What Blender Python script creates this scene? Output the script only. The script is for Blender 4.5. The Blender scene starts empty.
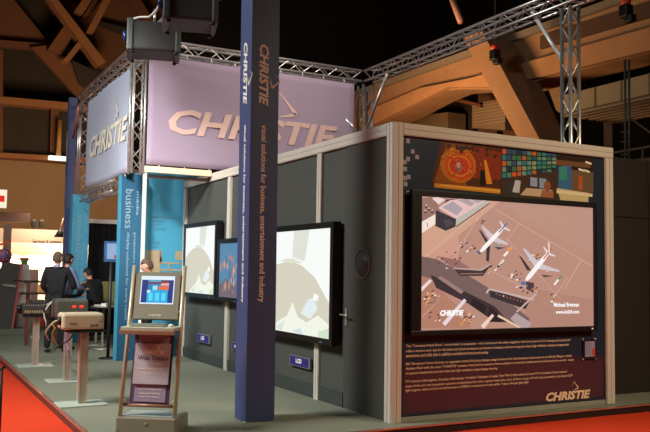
import bpy, bmesh, math, random
from math import sin, cos, pi, radians
from mathutils import Vector, Matrix
random.seed(7)
SC = bpy.context.scene
COL = SC.collection
# ---------------------------------------------------------------- camera
F, YAW, PITCH, ROLL, CX, CY, CZ = 797.43, .4932, .0678, .0153, -4.6639, -7.1503, 1.6
fw = Vector((sin(YAW)*cos(PITCH), cos(YAW)*cos(PITCH), sin(PITCH)))
rt = Vector((cos(YAW), -sin(YAW), 0)); up = rt.cross(fw)
rt2 = rt*cos(ROLL)+up*sin(ROLL); up2 = up*cos(ROLL)-rt*sin(ROLL)
cam = bpy.data.cameras.new('camera'); co = bpy.data.objects.new('camera', cam); COL.objects.link(co)
M = Matrix((rt2, up2, -fw)).transposed().to_4x4(); M.translation = Vector((CX, CY, CZ))
co.matrix_world = M; cam.sensor_width = 36; cam.lens = F*36/650; cam.clip_end = 300
SC.camera = co

def hexlin(c):
    def f(v):
        v = v/255
        return v/12.92 if v <= .04045 else ((v+.055)/1.055)**2.4
    return tuple(f(v) for v in c)+(1,)
# ---------------------------------------------------------------- world, lights, exposure
W = bpy.data.worlds.new('hall_air'); SC.world = W; W.use_nodes = True
bg = W.node_tree.nodes['Background']; bg.inputs[0].default_value = (.9, .72, .6, 1); bg.inputs[1].default_value = .022
def area(name, loc, to, size, power, col, spread=180):
    l = bpy.data.lights.new(name, 'AREA'); l.shape = 'DISK'; l.size = size; l.energy = power; l.color = col; l.spread = radians(spread)
    o = bpy.data.objects.new(name, l); COL.objects.link(o); o.location = loc
    o.rotation_euler = (Vector(to)-Vector(loc)).to_track_quat('-Z', 'Y').to_euler(); return o
area('hall_lamp_left', (-9.5, 3, 8.5), (-1, 3, 1), 3.5, 900, (.95, .98, .94))
area('hall_lamp_front', (4.2, -7.5, 8), (2.2, 0, .8), 2, 92, (1, .78, .52), 62)
area('kiosk_fill', (-7, 1.3, 6.5), (-2.7, 2, .6), 1.5, 65, (1, .93, .84), 62)  # unseen fill added to brighten the kiosk front and the carpet beside it
area('panel_fill', (-4.2, 1.5, 5.2), (-.3, 7.2, 1.9), .8, 62, (1, .97, .92), 50)  # out-of-frame fill added to brighten the teal panel
area('banner_fill', (3.2, -.2, 9), (.8, 5.6, 4.2), 1.5, 84, (1, .84, .74), 66)  # unseen fill added high over the booth to lift the lavender banner
area('roof_lamp_right', (6.5, 17, 4), (14, 16, 8.5), 3, 620, (1, .60, .30), 120)
area('roof_lamp_back', (4, 28, 4), (2, 42, 12), 5, 1900, (1, .70, .42))
SC.view_settings.view_transform = 'Standard'; SC.view_settings.look = 'None'
SC.view_settings.exposure = 0; SC.view_settings.gamma = 1; SC.view_settings.use_curve_mapping = False

# ---------------------------------------------------------------- materials
MATS = {}
def mat(name, rgb, rough=.6, metal=0, noise=.12, scale=8, bump=0, bscale=60, spec=.5):
    if name in MATS: return MATS[name]
    m = bpy.data.materials.new(name); m.use_nodes = True; nt = m.node_tree; b = nt.nodes['Principled BSDF']
    b.inputs['Roughness'].default_value = rough; b.inputs['Metallic'].default_value = metal; b.inputs['Specular IOR Level'].default_value = spec
    c = hexlin(rgb)
    tc = nt.nodes.new('ShaderNodeTexCoord'); nz = nt.nodes.new('ShaderNodeTexNoise'); nz.inputs['Scale'].default_value = scale; nz.inputs['Detail'].default_value = 4
    nt.links.new(tc.outputs['Object'], nz.inputs['Vector'])
    mx = nt.nodes.new('ShaderNodeMix'); mx.data_type = 'RGBA'
    mx.inputs[6].default_value = tuple(v*(1-noise) for v in c[:3])+(1,); mx.inputs[7].default_value = tuple(min(1, v*(1+noise)) for v in c[:3])+(1,)
    nt.links.new(nz.outputs['Fac'], mx.inputs[0]); nt.links.new(mx.outputs[2], b.inputs['Base Color'])
    if bump:
        n2 = nt.nodes.new('ShaderNodeTexNoise'); n2.inputs['Scale'].default_value = bscale
        bp = nt.nodes.new('ShaderNodeBump'); bp.inputs['Strength'].default_value = bump; bp.inputs['Distance'].default_value = .01
        nt.links.new(tc.outputs['Object'], n2.inputs['Vector']); nt.links.new(n2.outputs['Fac'], bp.inputs['Height']); nt.links.new(bp.outputs['Normal'], b.inputs['Normal'])
    MATS[name] = m; return m
def glow(name, rgb, s=1):
    if name in MATS: return MATS[name]
    m = bpy.data.materials.new(name); m.use_nodes = True; nt = m.node_tree; b = nt.nodes['Principled BSDF']
    b.inputs['Base Color'].default_value = (.02, .02, .02, 1); b.inputs['Roughness'].default_value = .4
    b.inputs['Emission Color'].default_value = hexlin(rgb); b.inputs['Emission Strength'].default_value = s
    MATS[name] = m; return m
def print_mat(name, emit=0):
    """colours of a printed (or shown) picture, stored per face"""
    m = bpy.data.materials.new(name); m.use_nodes = True; nt = m.node_tree; b = nt.nodes['Principled BSDF']
    a = nt.nodes.new('ShaderNodeAttribute'); a.attribute_name = 'ink'
    if emit:
        b.inputs['Base Color'].default_value = (.01, .01, .01, 1); b.inputs['Emission Strength'].default_value = emit
        nt.links.new(a.outputs['Color'], b.inputs['Emission Color']); b.inputs['Roughness'].default_value = .5
    else:
        nt.links.new(a.outputs['Color'], b.inputs['Base Color']); b.inputs['Roughness'].default_value = .35
    return m
INK = print_mat('printed_ink'); SCREEN = print_mat('screen_light', 1.0)

alu = mat('silver_aluminium', (205, 200, 188), .42, .0, .05, 3)
truss_m = mat('truss_aluminium', (200, 198, 195), .3, .75, .08, 20)
chrome = mat('brushed_steel', (205, 200, 190), .3, .6, .05, 30)
felt = mat('charcoal_panel', (72, 76, 72), .85, 0, .15, 14, .2, 200)
doorm = mat('charcoal_door', (66, 68, 64), .8, 0, .15, 14, .2, 200)
blackp = mat('black_plastic', (14, 14, 14), .45)
blackm = mat('black_metal', (26, 25, 26), .5)
greyp = mat('dark_grey_plastic', (84, 88, 80), .5, 0, .05)
beige = mat('pale_beige_plastic', (186, 176, 150), .5, 0, .05)
greycarpet = mat('grey_carpet', (128, 132, 116), .95, 0, .14, 40, .5, 300, .1)
redcarpet = mat('red_carpet', (214, 66, 38), .95, 0, .08, 12, .5, 260, .1)
navy = mat('navy_wrap', (64, 76, 120), .5, 0, .06)
teal = mat('teal_print', (70, 158, 192), .55, 0, .06)
teald = mat('deep_teal_print', (30, 88, 120), .55, 0, .06)
lav = mat('lavender_cloth', (146, 130, 150), .8, 0, .06, 2)
white = mat('white_paint', (232, 228, 220), .6, 0, .03)
letter_w = mat('white_lettering', (240, 236, 226), .6, 0, .01)
letter_t = mat('tan_lettering', (236, 214, 196), .6, 0, .01)
letter_p = mat('pale_tan_print', (238, 208, 172), .6, 0, .01)
concrete = mat('roof_concrete', (150, 112, 78), .85, 0, .25, 1.5, .3, 6)
concrete_d = mat('roof_shadow_board', (62, 46, 34), .9, 0, .3, 2)
brownwall = mat('brown_hall_wall', (128, 104, 74), .9, 0, .12, .6)
skin = mat('skin', (214, 160, 132), .55, 0, .05)
suit = mat('black_suit', (20, 20, 24), .85, 0, .1, 20)

# ---------------------------------------------------------------- photo-plane locators
def ray(x, y): return Vector((CX, CY, CZ)), fw+rt2*((x-325)/F)-up2*((y-216)/F)
def onx(x, y, X): o, d = ray(x, y); return o+d*((X-o.x)/d.x)
def ony(x, y, Y): o, d = ray(x, y); return o+d*((Y-o.y)/d.y)
def onz(x, y, Z): o, d = ray(x, y); return o+d*((Z-o.z)/d.z)

# ---------------------------------------------------------------- mesh builder
def wm(o):
    if o is None: return Matrix()
    m = Matrix.LocRotScale(o.location, o.rotation_euler, None)
    return wm(o.parent) @ m if o.parent else m
class MB:
    def __init__(s): s.v = []; s.f = []; s.c = []; s.sm = []
    def add(s, vs, fs, col=None, smooth=False):
        n = len(s.v); s.v += [Vector(v) for v in vs]
        for f in fs: s.f.append([n+i for i in f]); s.c.append(col); s.sm.append(smooth)
        return s
    def box(s, a, b, m=None, bev=0, col=None):
        a = Vector(a); b = Vector(b); lo = Vector((min(a[i], b[i]) for i in range(3))); hi = Vector((max(a[i], b[i]) for i in range(3)))
        bm = bmesh.new(); bmesh.ops.create_cube(bm, size=1)
        for v in bm.verts: v.co = Vector((lo[i]+(v.co[i]+.5)*(hi[i]-lo[i]) for i in range(3)))
        if bev: bmesh.ops.bevel(bm, geom=bm.edges[:], offset=bev, segments=2, affect='EDGES', profile=.5)
        s.bm(bm, m, col); return s
    def bm(s, bm, m=None, col=None, smooth=False):
        bm.verts.index_update()
        vs = [(m @ v.co if m else v.co.copy()) for v in bm.verts]
        s.add(vs, [[v.index for v in f.verts] for f in bm.faces], col, smooth); bm.free(); return s
    def tube(s, pts, r, n=8, caps=True, smooth=True):
        pts = [Vector(p) for p in pts]; rings = []
        rr = r if isinstance(r, (list, tuple)) else [r]*len(pts)
        t0 = (pts[1]-pts[0]).normalized(); a = t0.orthogonal().normalized()
        for i, p in enumerate(pts):
            if i == 0: t = t0
            elif i == len(pts)-1: t = (pts[-1]-pts[-2]).normalized()
            else: t = ((pts[i+1]-p).normalized()+(p-pts[i-1]).normalized()).normalized()
            a = (a-t*a.dot(t)).normalized(); b = t.cross(a)
            rings.append([p+(a*cos(2*pi*k/n)+b*sin(2*pi*k/n))*rr[i] for k in range(n)])
        fs = []
        for i in range(len(pts)-1):
            for k in range(n): fs.append([i*n+k, i*n+(k+1) % n, (i+1)*n+(k+1) % n, (i+1)*n+k])
        vs = [v for r_ in rings for v in r_]
        if caps: fs.append(list(range(n))[::-1]); fs.append([(len(pts)-1)*n+k for k in range(n)])
        return s.add(vs, fs, None, smooth)
    def bar(s, p, q, w, h, upv=(0, 0, 1)):
        p = Vector(p); q = Vector(q); t = (q-p).normalized(); sd = t.cross(Vector(upv))
        if sd.length < 1e-4: sd = t.orthogonal()
        sd.normalize(); u = sd.cross(t)
        vs = [e+sd*(w/2*i)+u*(h/2*j) for e in (p, q) for i, j in ((-1, -1), (1, -1), (1, 1), (-1, 1))]
        return s.add(vs, [[3, 2, 1, 0], [4, 5, 6, 7], [0, 1, 5, 4], [1, 2, 6, 5], [2, 3, 7, 6], [3, 0, 4, 7]])
    def prism(s, poly, ext, col=None):
        poly = [Vector(p) for p in poly]; n = len(poly); ext = Vector(ext)
        vs = poly+[p+ext for p in poly]
        return s.add(vs, [list(range(n)), [n+i for i in range(n)][::-1]]+[[i, n+i, n+(i+1) % n, (i+1) % n][::-1] for i in range(n)], col)
    def poly(s, pts, col=None): return s.add(pts, [list(range(len(pts)))], col)
    def lathe(s, prof, c=(0, 0, 0), n=20, m=None):
        c = Vector(c); vs = []
        for r, z in prof:
            for k in range(n):
                v = Vector((r*cos(2*pi*k/n), r*sin(2*pi*k/n), z)); vs.append(c+(m @ v if m else v))
        fs = [[i*n+k, i*n+(k+1) % n, (i+1)*n+(k+1) % n, (i+1)*n+k] for i in range(len(prof)-1) for k in range(n)]
        fs.append(list(range(n))[::-1]); fs.append([(len(prof)-1)*n+k for k in range(n)])
        return s.add(vs, fs, None, True)
    def ell(s, c, r, n=14, m=None):
        bm = bmesh.new(); bmesh.ops.create_uvsphere(bm, u_segments=n, v_segments=n-2, radius=1)
        for v in bm.verts: v.co = Vector((v.co[i]*r[i] for i in range(3)))
        if m:
            for v in bm.verts: v.co = m @ v.co
        for v in bm.verts: v.co += Vector(c)
        return s.bm(bm, None, None, True)
    def build(s, name, material, parent=None, local=False, **kw):
        me = bpy.data.meshes.new(name)
        vs = s.v
        if parent is not None and not local:
            inv = wm(parent).inverted(); vs = [inv @ v for v in vs]
        me.from_pydata([tuple(v) for v in vs], [], s.f)
        for i, p in enumerate(me.polygons): p.use_smooth = s.sm[i]
        if any(c is not None for c in s.c):
            at = me.color_attributes.new('ink', 'FLOAT_COLOR', 'CORNER')
            for p in me.polygons:
                c = hexlin(s.c[p.index] or (128, 128, 128))
                for l in p.loop_indices: at.data[l].color = c
        me.materials.append(material)
        me.update()
        o = bpy.data.objects.new(name, me); COL.objects.link(o); o.parent = parent
        for k, v in kw.items(): o[k] = v
        return o
def thing(name, label, cat, loc=(0, 0, 0), rz=0, group=None):
    o = bpy.data.objects.new(name, None); COL.objects.link(o); o.location = loc; o.rotation_euler = (0, 0, rz); o.empty_display_size = .1
    o['label'] = label; o['category'] = cat
    if group: o['group'] = group
    return o
def kw(label, cat, group=None):
    d = dict(label=label, category=cat)
    if group: d['group'] = group
    return d
def children(o): return [c for c in bpy.data.objects if c.parent == o]
def copy_tree(o, parent=None):
    c = o.copy(); COL.objects.link(c); c.parent = parent
    for ch in children(o): copy_tree(ch, c)
    return c

# text -> flat mesh coordinates in a local frame
def text_mesh(body, bold=0, shear=0, depth=0):
    cu = bpy.data.curves.new('txt', 'FONT'); cu.body = body; cu.size = 1; cu.offset = bold; cu.shear = shear; cu.resolution_u = 2; cu.fill_mode = 'FRONT'
    o = bpy.data.objects.new('txt', cu); COL.objects.link(o); bpy.context.view_layer.update()
    dg = bpy.context.evaluated_depsgraph_get(); me = bpy.data.meshes.new_from_object(o.evaluated_get(dg))
    vs = [v.co.copy() for v in me.vertices]; fs = [list(p.vertices) for p in me.polygons]
    bpy.data.objects.remove(o); bpy.data.curves.remove(cu); bpy.data.meshes.remove(me); return vs, fs
def put_text(mb, body, org, xd, yd, length=None, height=None, bold=0, shear=0, lift=.004, col=None):
    """org = lower left of the writing; xd reading direction; yd letter-up direction"""
    vs, fs = text_mesh(body, bold, shear)
    x0 = min(v.x for v in vs); x1 = max(v.x for v in vs); y0 = min(v.y for v in vs); y1 = max(v.y for v in vs)
    sy = (height or 1)/(y1-y0) if height else None
    sx = length/(x1-x0) if length else sy
    if sy is None: sy = sx
    xd = Vector(xd); yd = Vector(yd); n = xd.cross(yd).normalized(); org = Vector(org)
    out = [org+xd*((v.x-x0)*sx)+yd*((v.y-y0)*sy)+n*lift for v in vs]
    # make a thin solid so the lettering has a body
    mb.add(out, fs, col)
def stroke(mb, pts, ws, org, xd, yd, lift=.004, col=None):
    xd = Vector(xd); yd = Vector(yd); n = xd.cross(yd).normalized(); org = Vector(org)
    P = [Vector((p[0], p[1])) for p in pts]
    for i in range(len(P)-1):
        t = (P[i+1]-P[i]).normalized(); s_ = Vector((-t.y, t.x)); a, b = ws[i]
        q = [P[i]-s_*a/2, P[i+1]-s_*b/2, P[i+1]+s_*b/2, P[i]+s_*a/2]
        mb.poly([org+xd*v.x+yd*v.y+n*lift for v in q], col)
def chevron(mb, org, xd, yd, sc, lift=.004):
    """folded roof-shaped mark above the company name; org = foot of its left leg"""
    pts = [(-.42, .38), (0, 1), (.75, .18), (0, 0)]
    stroke(mb, [(p[0]*sc, p[1]*sc) for p in pts], [(.01*sc, .05*sc), (.05*sc, .17*sc), (.15*sc, .03*sc)], org, xd, yd, lift)

XP, YP, ZP, XM, YM, ZM = (1, 0, 0), (0, 1, 0), (0, 0, 1), (-1, 0, 0), (0, -1, 0), (0, 0, -1)
# ================================================================ SETTING
MB().box((-30, -12, -.19), (30, 46, -.09)).build('floor', redcarpet, kind='structure')
MB().box((-2.95, -.2, -.09), (9, 15.1, 0)).build('platform', greycarpet, kind='structure')
mb = MB(); mb.box((-2.975, -.215, -.088), (-2.951, 15.1, -.012))
mb.build('trim_1', mat('lit_edge_board', (92, 52, 42), .6), kind='structure')  # brown puts the light on the fascia's left side into its colour
MB().box((-2.949, -.225, -.088), (9, -.201, -.012)).build('trim_2', mat('black_edge_board', (30, 22, 20), .6), kind='structure')
mb = MB(); mb.box((-2.985, -.24, -.0115), (-2.935, 15.1, .004)); mb.box((-2.93, -.24, -.0115), (9, -.195, .004))
mb.build('trim_3', mat('edge_profile', (200, 150, 130), .25, .6), kind='structure')
MB().box((-24, 42, -.09), (33.9, 42.6, 7.7)).build('wall_back', brownwall, kind='structure')
MB().box((-24, 44.6, 7.6), (60, 45, 24)).build('wall_back.001', mat('black_upper_wall', (14, 11, 10), .95), kind='structure')
MB().box((34, -12, -.09), (34.5, 46, 24)).build('wall_right', mat('black_upper_wall', (14, 11, 10), .95), kind='structure')
MB().box((-30, -12, 24), (40, 60, 24.3)).build('ceiling', mat('black_ceiling', (16, 12, 11), .95), kind='structure')
dark = mat('dark_partition', (38, 33, 31), .9, 0, .15, 3)
# ---------------------------------------------------------------- main booth
booth = thing('exhibition_booth', 'grey walled exhibition booth with silver aluminium frame on the grey carpet platform', 'booth')
def post(x, y, sx, sy, z0=0, z1=3.07):
    m_ = MB(); g = .006
    m_.box((x, y, z0), (x+sx, y+sy, z1))
    if sy < .14 and sx > .1:   # V-slot groove ridges on the face towards -Y
        m_.box((x+.008, y-g, z0), (x+sx/2-.006, y, z1)); m_.box((x+sx/2+.006, y-g, z0), (x+sx-.008, y, z1))
    if sy > .1:
        m_.box((x-g, y+.008, z0), (x, y+sy/2-.006, z1)); m_.box((x-g, y+sy/2+.006, z0), (x, y+sy-.008, z1))
    return m_
post(0, 0, .13, .13, 0, 3.21).build('corner_post', alu, booth)
post(3.19, 0, .14, .13).build('post', alu, booth)
for y in (1.64, 4.73, 6.93): post(.0, y, .1, .12 if y < 6 else .13).build('post', alu, booth)
def beam(a, b, axis):
    m_ = MB(); m_.box(a, b); h0, h1 = a[2], b[2]; hm = (h0+h1)/2
    if axis == 'x': m_.box((a[0], a[1]-.006, h0+.008), (b[0], a[1], hm-.005)); m_.box((a[0], a[1]-.006, hm+.005), (b[0], a[1], h1-.008))
    else: m_.box((a[0]-.006, a[1], h0+.008), (a[0], b[1], hm-.005)); m_.box((a[0]-.006, a[1], hm+.005), (a[0], b[1], h1-.008))
    return m_
beam((.13, 0, 3.075), (3.33, .13, 3.21), 'x').build('top_rail', alu, booth)
beam((0, .13, 3.075), (.1, 7.06, 3.21), 'y').build('top_rail', alu, booth)
MB().box((.13, .02, 0.0), (3.19, .1, .05)).build('bottom_rail', mat('bottom_rail', (150, 150, 138), .5), booth)
for y0, y1 in ((1.76, 4.73), (4.85, 6.93), (1.06, 1.64)):
    MB().box((.035, y0, 0), (.08, y1, 3.075)).build('wall_panel', felt, booth)
mb = MB(); mb.box((.015, 1.06, 0), (.034, 1.64, .17)); mb.box((.015, 1.76, 0), (.034, 4.73, .17)); mb.box((.015, 4.85, 0), (.034, 6.93, .17)); mb.build('skirting', mat('skirting', (58, 64, 62), .7), booth)
dr = MB().box((.02, .14, .01), (.07, 1.05, 3.075)).build('door', doorm, booth)
mb = MB()
R = Matrix.Rotation(-pi/2, 3, 'Y')
mb.lathe([(.15, 0), (.15, .014), (.175, .016), (.185, .01), (.185, 0)], (.02, .645, 1.68), 28, R); mb.build('porthole_ring', mat('porthole_ring', (84, 84, 80), .8), dr)
mb = MB(); mb.lathe([(.149, .0), (.149, .004)], (.02, .645, 1.68), 24, R); mb.build('porthole_glass', mat('porthole_glass', (66, 70, 72), .5), dr)
mb = MB(); mb.box((.005, .965, .96), (.02, 1.005, 1.16)); mb.tube([(.01, .985, 1.08), (-.045, .985, 1.08), (-.045, .86, 1.08)], .011); mb.tube([(.01, .985, 1.08), (-.03, 1.06, 1.08)], .01); mb.build('door_handle', chrome, dr)
# front graphic panel with its print
MB().box((.13, .03, .05), (3.19, .09, 3.075)).build('graphic_panel', mat('navy_board', (26, 40, 62), .4), booth)
GY = .03
def G(x, z, l=0): return Vector((x, GY-.002-l*.0007, z))
pr = MB()
pr.poly([G(.14, .06), G(3.18, .06), G(3.18, 3.07), G(.14, 3.07)], (34, 48, 66))
pr.poly([G(.18, .09, 1), G(3.15, .09, 1), G(3.15, .545, 1), G(.18, .535, 1)], (78, 48, 58))
pr.poly([G(.18, .535, 1), G(3.15, .545, 1), G(3.15, .60, 1), G(.18, .60, 1)], (64, 42, 56))
# pixel squares at the left edge
for px, py in ((408, 141), (412.5, 151.5), (417, 157), (408, 159), (405, 169), (408.5, 177), (405.5, 184), (404.8, 162), (408, 193), (405, 178)):
    p = ony(px, py, GY); pr.poly([G(p.x-.024, p.z-.024, 2), G(p.x+.024, p.z-.024, 2), G(p.x+.024, p.z+.024, 2), G(p.x-.024, p.z+.024, 2)], (170, 160, 175))
def gp(px, py, l=2): p = ony(px, py, GY); return G(p.x, p.z, l)
def gpoly(pts, col, l=3): pr.poly([gp(x, y, l) for x, y in pts], col)
# amber eye picture
gpoly([(440, 141), (501, 147), (500, 193), (430, 186), (436, 160)], (84, 46, 26), 2)
gpoly([(446, 143), (470, 146), (466, 186), (434, 182)], (150, 80, 20), 3)
gpoly([(470, 146), (501, 150), (501, 180), (466, 178)], (140, 52, 24), 3)
def ring(cx, cy, rx, ry, col, l, n=20, tilt=.2):
    gpoly([(cx+rx*cos(2*pi*k/n), cy+ry*sin(2*pi*k/n)+tilt*rx*cos(2*pi*k/n)*.4) for k in range(n)], col, l)
ring(458, 165, 18, 18, (200, 120, 26), 4); ring(459, 166, 14.5, 14.5, (220, 84, 24), 5); ring(459, 166, 11.5, 11, (226, 140, 50), 6); ring(459, 166, 10, 9, (210, 66, 26), 7); ring(458.5, 167, 4, 5, (150, 110, 120), 8); ring(458, 165, 2.2, 3, (222, 170, 140), 9)
for k in range(26):
    a = random.uniform(0, 2*pi); r = random.uniform(12, 22); x = 459+r*cos(a); y = 164+r*.8*sin(a)
    if y < 146 or x < 438: continue
    gpoly([(x, y), (x+1.6, y+.3), (x+1.2, y+2)], random.choice([(150, 70, 30), (240, 170, 70), (220, 120, 50), (190, 70, 30)]), 8.3+k*.02)
gpoly([(434, 183), (500, 189), (500, 194), (434, 187.5)], (222, 140, 40), 6); gpoly([(440, 184.5), (500, 190.5), (500, 192), (440, 186)], (246, 190, 80), 7)
gpoly([(480, 170), (484.5, 170.4), (484.5, 185.5), (480, 185)], (24, 16, 16), 8); gpoly([(483.5, 160), (486, 160), (492, 184), (486, 184)], (236, 150, 40), 7)
for k in range(90):
    a = random.uniform(0, 2*pi); r = random.choice([random.uniform(4, 10), random.uniform(11, 18), random.uniform(15, 24)]); x = 459+r*cos(a); y = 164.5+r*.75*sin(a)
    if y < 147+(x-440)*.08 or x < 444 or y > 183: continue
    dx, dy = -sin(a)*random.uniform(1, 3), cos(a)*random.uniform(1, 2.4)
    gpoly([(x, y), (x+dx, y+dy), (x+dx+.7, y+dy+.5), (x+.6, y+.7)], random.choice([(250, 180, 70), (140, 56, 26), (240, 130, 40), (120, 60, 30), (200, 70, 30), (180, 120, 50)]), 8.25+k*.008)
for k in range(22):
    x = random.uniform(445, 500); y = 143+(x-440)*.09+random.uniform(0, 9)*random.random()
    gpoly([(x, y), (x+3, y+.5), (x+2, y+3.5), (x-.6, y+2.4)], random.choice([(60, 40, 32), (80, 44, 26), (48, 46, 52)]), 9+k*.08)
# monitor wall picture
gpoly([(501, 148), (556, 153), (556, 168), (501, 180)], (34, 44, 52), 3)
cols = [(220, 100, 50), (50, 140, 150), (70, 130, 90), (120, 160, 150), (40, 60, 80), (190, 110, 60), (90, 150, 120), (60, 90, 130), (150, 170, 120)]
for i in range(11):
    for j in range(5):
        x0 = 501.5+i*5; t = i/11; top = 148.5+i*.5; hh = (30-18*t*.7)/5; y0 = top+j*hh
        gpoly([(x0+.4, y0+.4), (x0+4.5, y0+.7), (x0+4.5, y0+hh-.4), (x0+.4, y0+hh-.7)], random.choice(cols), 4)
gpoly([(501, 180), (556, 167), (590, 172), (590, 206), (501, 197)], (70, 52, 42), 3)
gpoly([(506, 184), (514, 180), (519, 194), (508, 195)], (60, 60, 66), 4); gpoly([(515, 180), (520.5, 181), (519, 193), (512, 192)], (200, 205, 215), 5)
gpoly([(530, 177), (537, 178), (537, 187), (530, 186)], (150, 170, 205), 5); gpoly([(539, 178), (546, 179), (546, 189), (539, 188)], (140, 165, 200), 5)
gpoly([(526, 188), (552, 190), (552, 198), (520, 195)], (206, 180, 150), 4); ring(547, 186, 3.5, 5, (150, 90, 60), 6); gpoly([(542, 190), (553, 191), (553, 198), (540, 197)], (170, 110, 80), 5)
# studio picture
gpoly([(556, 150), (593, 154), (593, 172), (556, 168)], (48, 36, 26), 4); gpoly([(556, 160), (590, 163), (590, 168), (556, 165)], (120, 82, 50), 5)
gpoly([(558, 166), (571, 166), (571, 192), (558, 189)], (60, 110, 160), 6); gpoly([(559, 167), (566, 166), (567, 180), (559, 180)], (60, 150, 140), 7)
gpoly([(571, 170), (593, 172), (593, 195), (571, 192)], (110, 90, 66), 5); gpoly([(578, 176), (582, 176), (582, 190), (578, 190)], (190, 90, 50), 7); gpoly([(556, 188), (588, 193), (588, 203), (560, 200)], (214, 196, 150), 7); gpoly([(556, 190), (592, 194), (592, 197), (556, 193)], (236, 226, 190), 8)
for x, y in ((585, 161), (583, 169), (578, 168)): gpoly([(x, y), (x+6, y+2), (x+6, y+4), (x, y+2)], (250, 246, 226), 8)
pr.build('printed_picture', INK, booth)
tx = MB()
lines = [(.797, .807, 2.595, 'The "Carreaux Retail Show", named after its presenter - who developed this show together with his 6 year-old TV concept and special all'),
 (.752, .742, 2.57, 'million viewers each day for this Saturday Dutch broadcast production company, and now using the latest high definition display backgrounds'),
 (.703, .701, 1.326, 'animations and stills that in addition contribute from an art series'),
 (.608, .615, 2.618, 'BBC Broadcast Centre Rooms: an upgraded control 3rd party display using the best of for the broadcast series since via the Media Village in which'),
 (.562, .565, 2.651, 'displays filled with the clear "CHRISTIE" screens, fixed and thousands of new positions located by Seattle and used all around the world - made'),
 (.514, .510, 1.462, 'of separate head/stands and with other plus high resolution output images showing'),
 (.423, .427, 2.535, 'ITV Central in Birmingham, Granada in Manchester, Yorkshire Television in Leeds, Tyne Tees in Newcastle and a new STV in Scotland all have invested'),
 (.377, .374, 2.633, 'state-of-the-art rear projection systems as backdrops for their regional news sets, each of them using a 67 inch rear projection cube based DLP'),
 (.329, .333, 1.931, 'light engines, which can be moved between at 50000 in comparison to the earlier 7 years thought glass light')]
for z0, z1, xe, s in lines:
    d = Vector((xe-.2, 0, 0)); put_text(tx, s, (.2, GY-.006, (z0+z1)/2-.022), XP, ZP, length=xe-.2, height=.036, bold=.012, lift=.001)
put_text(tx, 'CHRISTIE', (2.2, GY-.006, .085), XP, ZP, length=.73, height=.105, bold=.045, shear=.25, lift=.001)
chevron(tx, (2.655, GY-.006, .2), XP, ZP, .1, .001)
tx.build('lettering', letter_p, booth)
# main display on the booth front
md = thing('projection_display', 'large black framed display showing parked airliners from above on the booth front', 'display', (1.66, .01, .93))
mb = MB()
mb.box((.213, -.06, 2.42), (2.978, .0, 2.487), None, .006); mb.box((.22, -.06, .912), (2.975, .0, .968), None, .006)
mb.box((.218, -.06, .968), (.34, .0, 2.42)); mb.box((2.935, -.06, .968), (2.976, .0, 2.42)); mb.box((.3, -.025, .96), (2.95, -.0, 2.43))
mb.build('bezel', blackp, md)
SY = -.03
ps = MB()
PXO = [0]
def S(x, y, l):
    p = ony(415+x/2.881, 185+y/2.881, SY); return Vector((min(max(p.x, .34), 2.945), SY-l*.0008, min(max(p.z, .967), 2.422)))
def sp(pts, col, l=2): ps.poly([S(x, y, l) for x, y in pts], col)
def sl(x0, y0, x1, y1, w, col, l=2, w2=None):
    d = Vector((x1-x0, y1-y0)).normalized(); n = Vector((-d.y, d.x)); w2 = w if w2 is None else w2
    sp([(x0+n.x*w/2, y0+n.y*w/2), (x1+n.x*w2/2, y1+n.y*w2/2), (x1-n.x*w2/2, y1-n.y*w2/2), (x0-n.x*w/2, y0-n.y*w/2)], col, l)
ps.poly([Vector((.338, SY, .965)), Vector((2.947, SY, .965)), Vector((2.947, SY, 2.424)), Vector((.338, SY, 2.424))], (184, 138, 122))
sp([(250, 28), (515, 58), (515, 200), (400, 140), (300, 90)], (186, 142, 126), 1); sp([(18, 125), (215, 40), (245, 45), (120, 150), (20, 215)], (206, 158, 134), 1)
sp([(20, 150), (120, 130), (130, 180), (120, 215), (60, 215), (18, 200)], (204, 152, 134), 1); sp([(350, 300), (515, 330), (515, 405), (300, 410)], (176, 130, 114), 1)
for a in ((230, 70, 513, 235, 1.5), (120, 190, 215, 40, 2), (300, 110, 250, 180, 1.2), (430, 300, 480, 215, 2), (395, 330, 440, 265, 1.5), (260, 150, 420, 330, 1), (200, 240, 330, 300, 1.5), (20, 215, 215, 48, 3)): sl(*a[:4], a[4], (214, 172, 156), 2)
for k in range(26):
    x = random.uniform(230, 505); y = random.uniform(65, 390)
    sl(x, y, x+random.uniform(15, 40), y+random.uniform(8, 25), 1, random.choice([(196, 152, 136), (170, 124, 108)]), 1.5)
sp([(18, 40), (50, 30), (75, 70), (55, 100), (15, 105)], (150, 110, 100), 3); sp([(48, 38), (65, 27), (86, 42), (68, 56)], (232, 208, 206), 4)
for x, y in ((28, 60), (36, 68), (45, 74), (25, 75)): sp([(x, y), (x+6, y-2), (x+8, y+5), (x+2, y+7)], (60, 46, 50), 4); sp([(x+2, y-3), (x+6, y-3), (x+6, y+1), (x+2, y+1)], (230, 200, 196), 5)
sp([(90, 42), (130, 32), (150, 36), (80, 68)], (60, 50, 54), 3)
sp([(66, 66), (100, 44), (130, 33), (205, 40), (118, 98)], (226, 188, 186), 4); sp([(78, 65), (108, 47), (138, 68), (120, 88)], (172, 156, 164), 5); sp([(120, 42), (150, 36), (172, 52), (160, 62)], (176, 156, 160), 5); sp([(160, 38), (198, 42), (178, 54)], (180, 160, 160), 5)
sp([(60, 72), (118, 98), (116, 120), (88, 132), (58, 118)], (50, 44, 56), 5); sp([(80, 100), (100, 100), (112, 112), (90, 122)], (72, 66, 76), 6)
sp([(118, 98), (203, 42), (212, 50), (118, 118)], (184, 182, 170), 5); sl(118, 120, 214, 53, 3, (110, 70, 56), 4)
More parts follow.
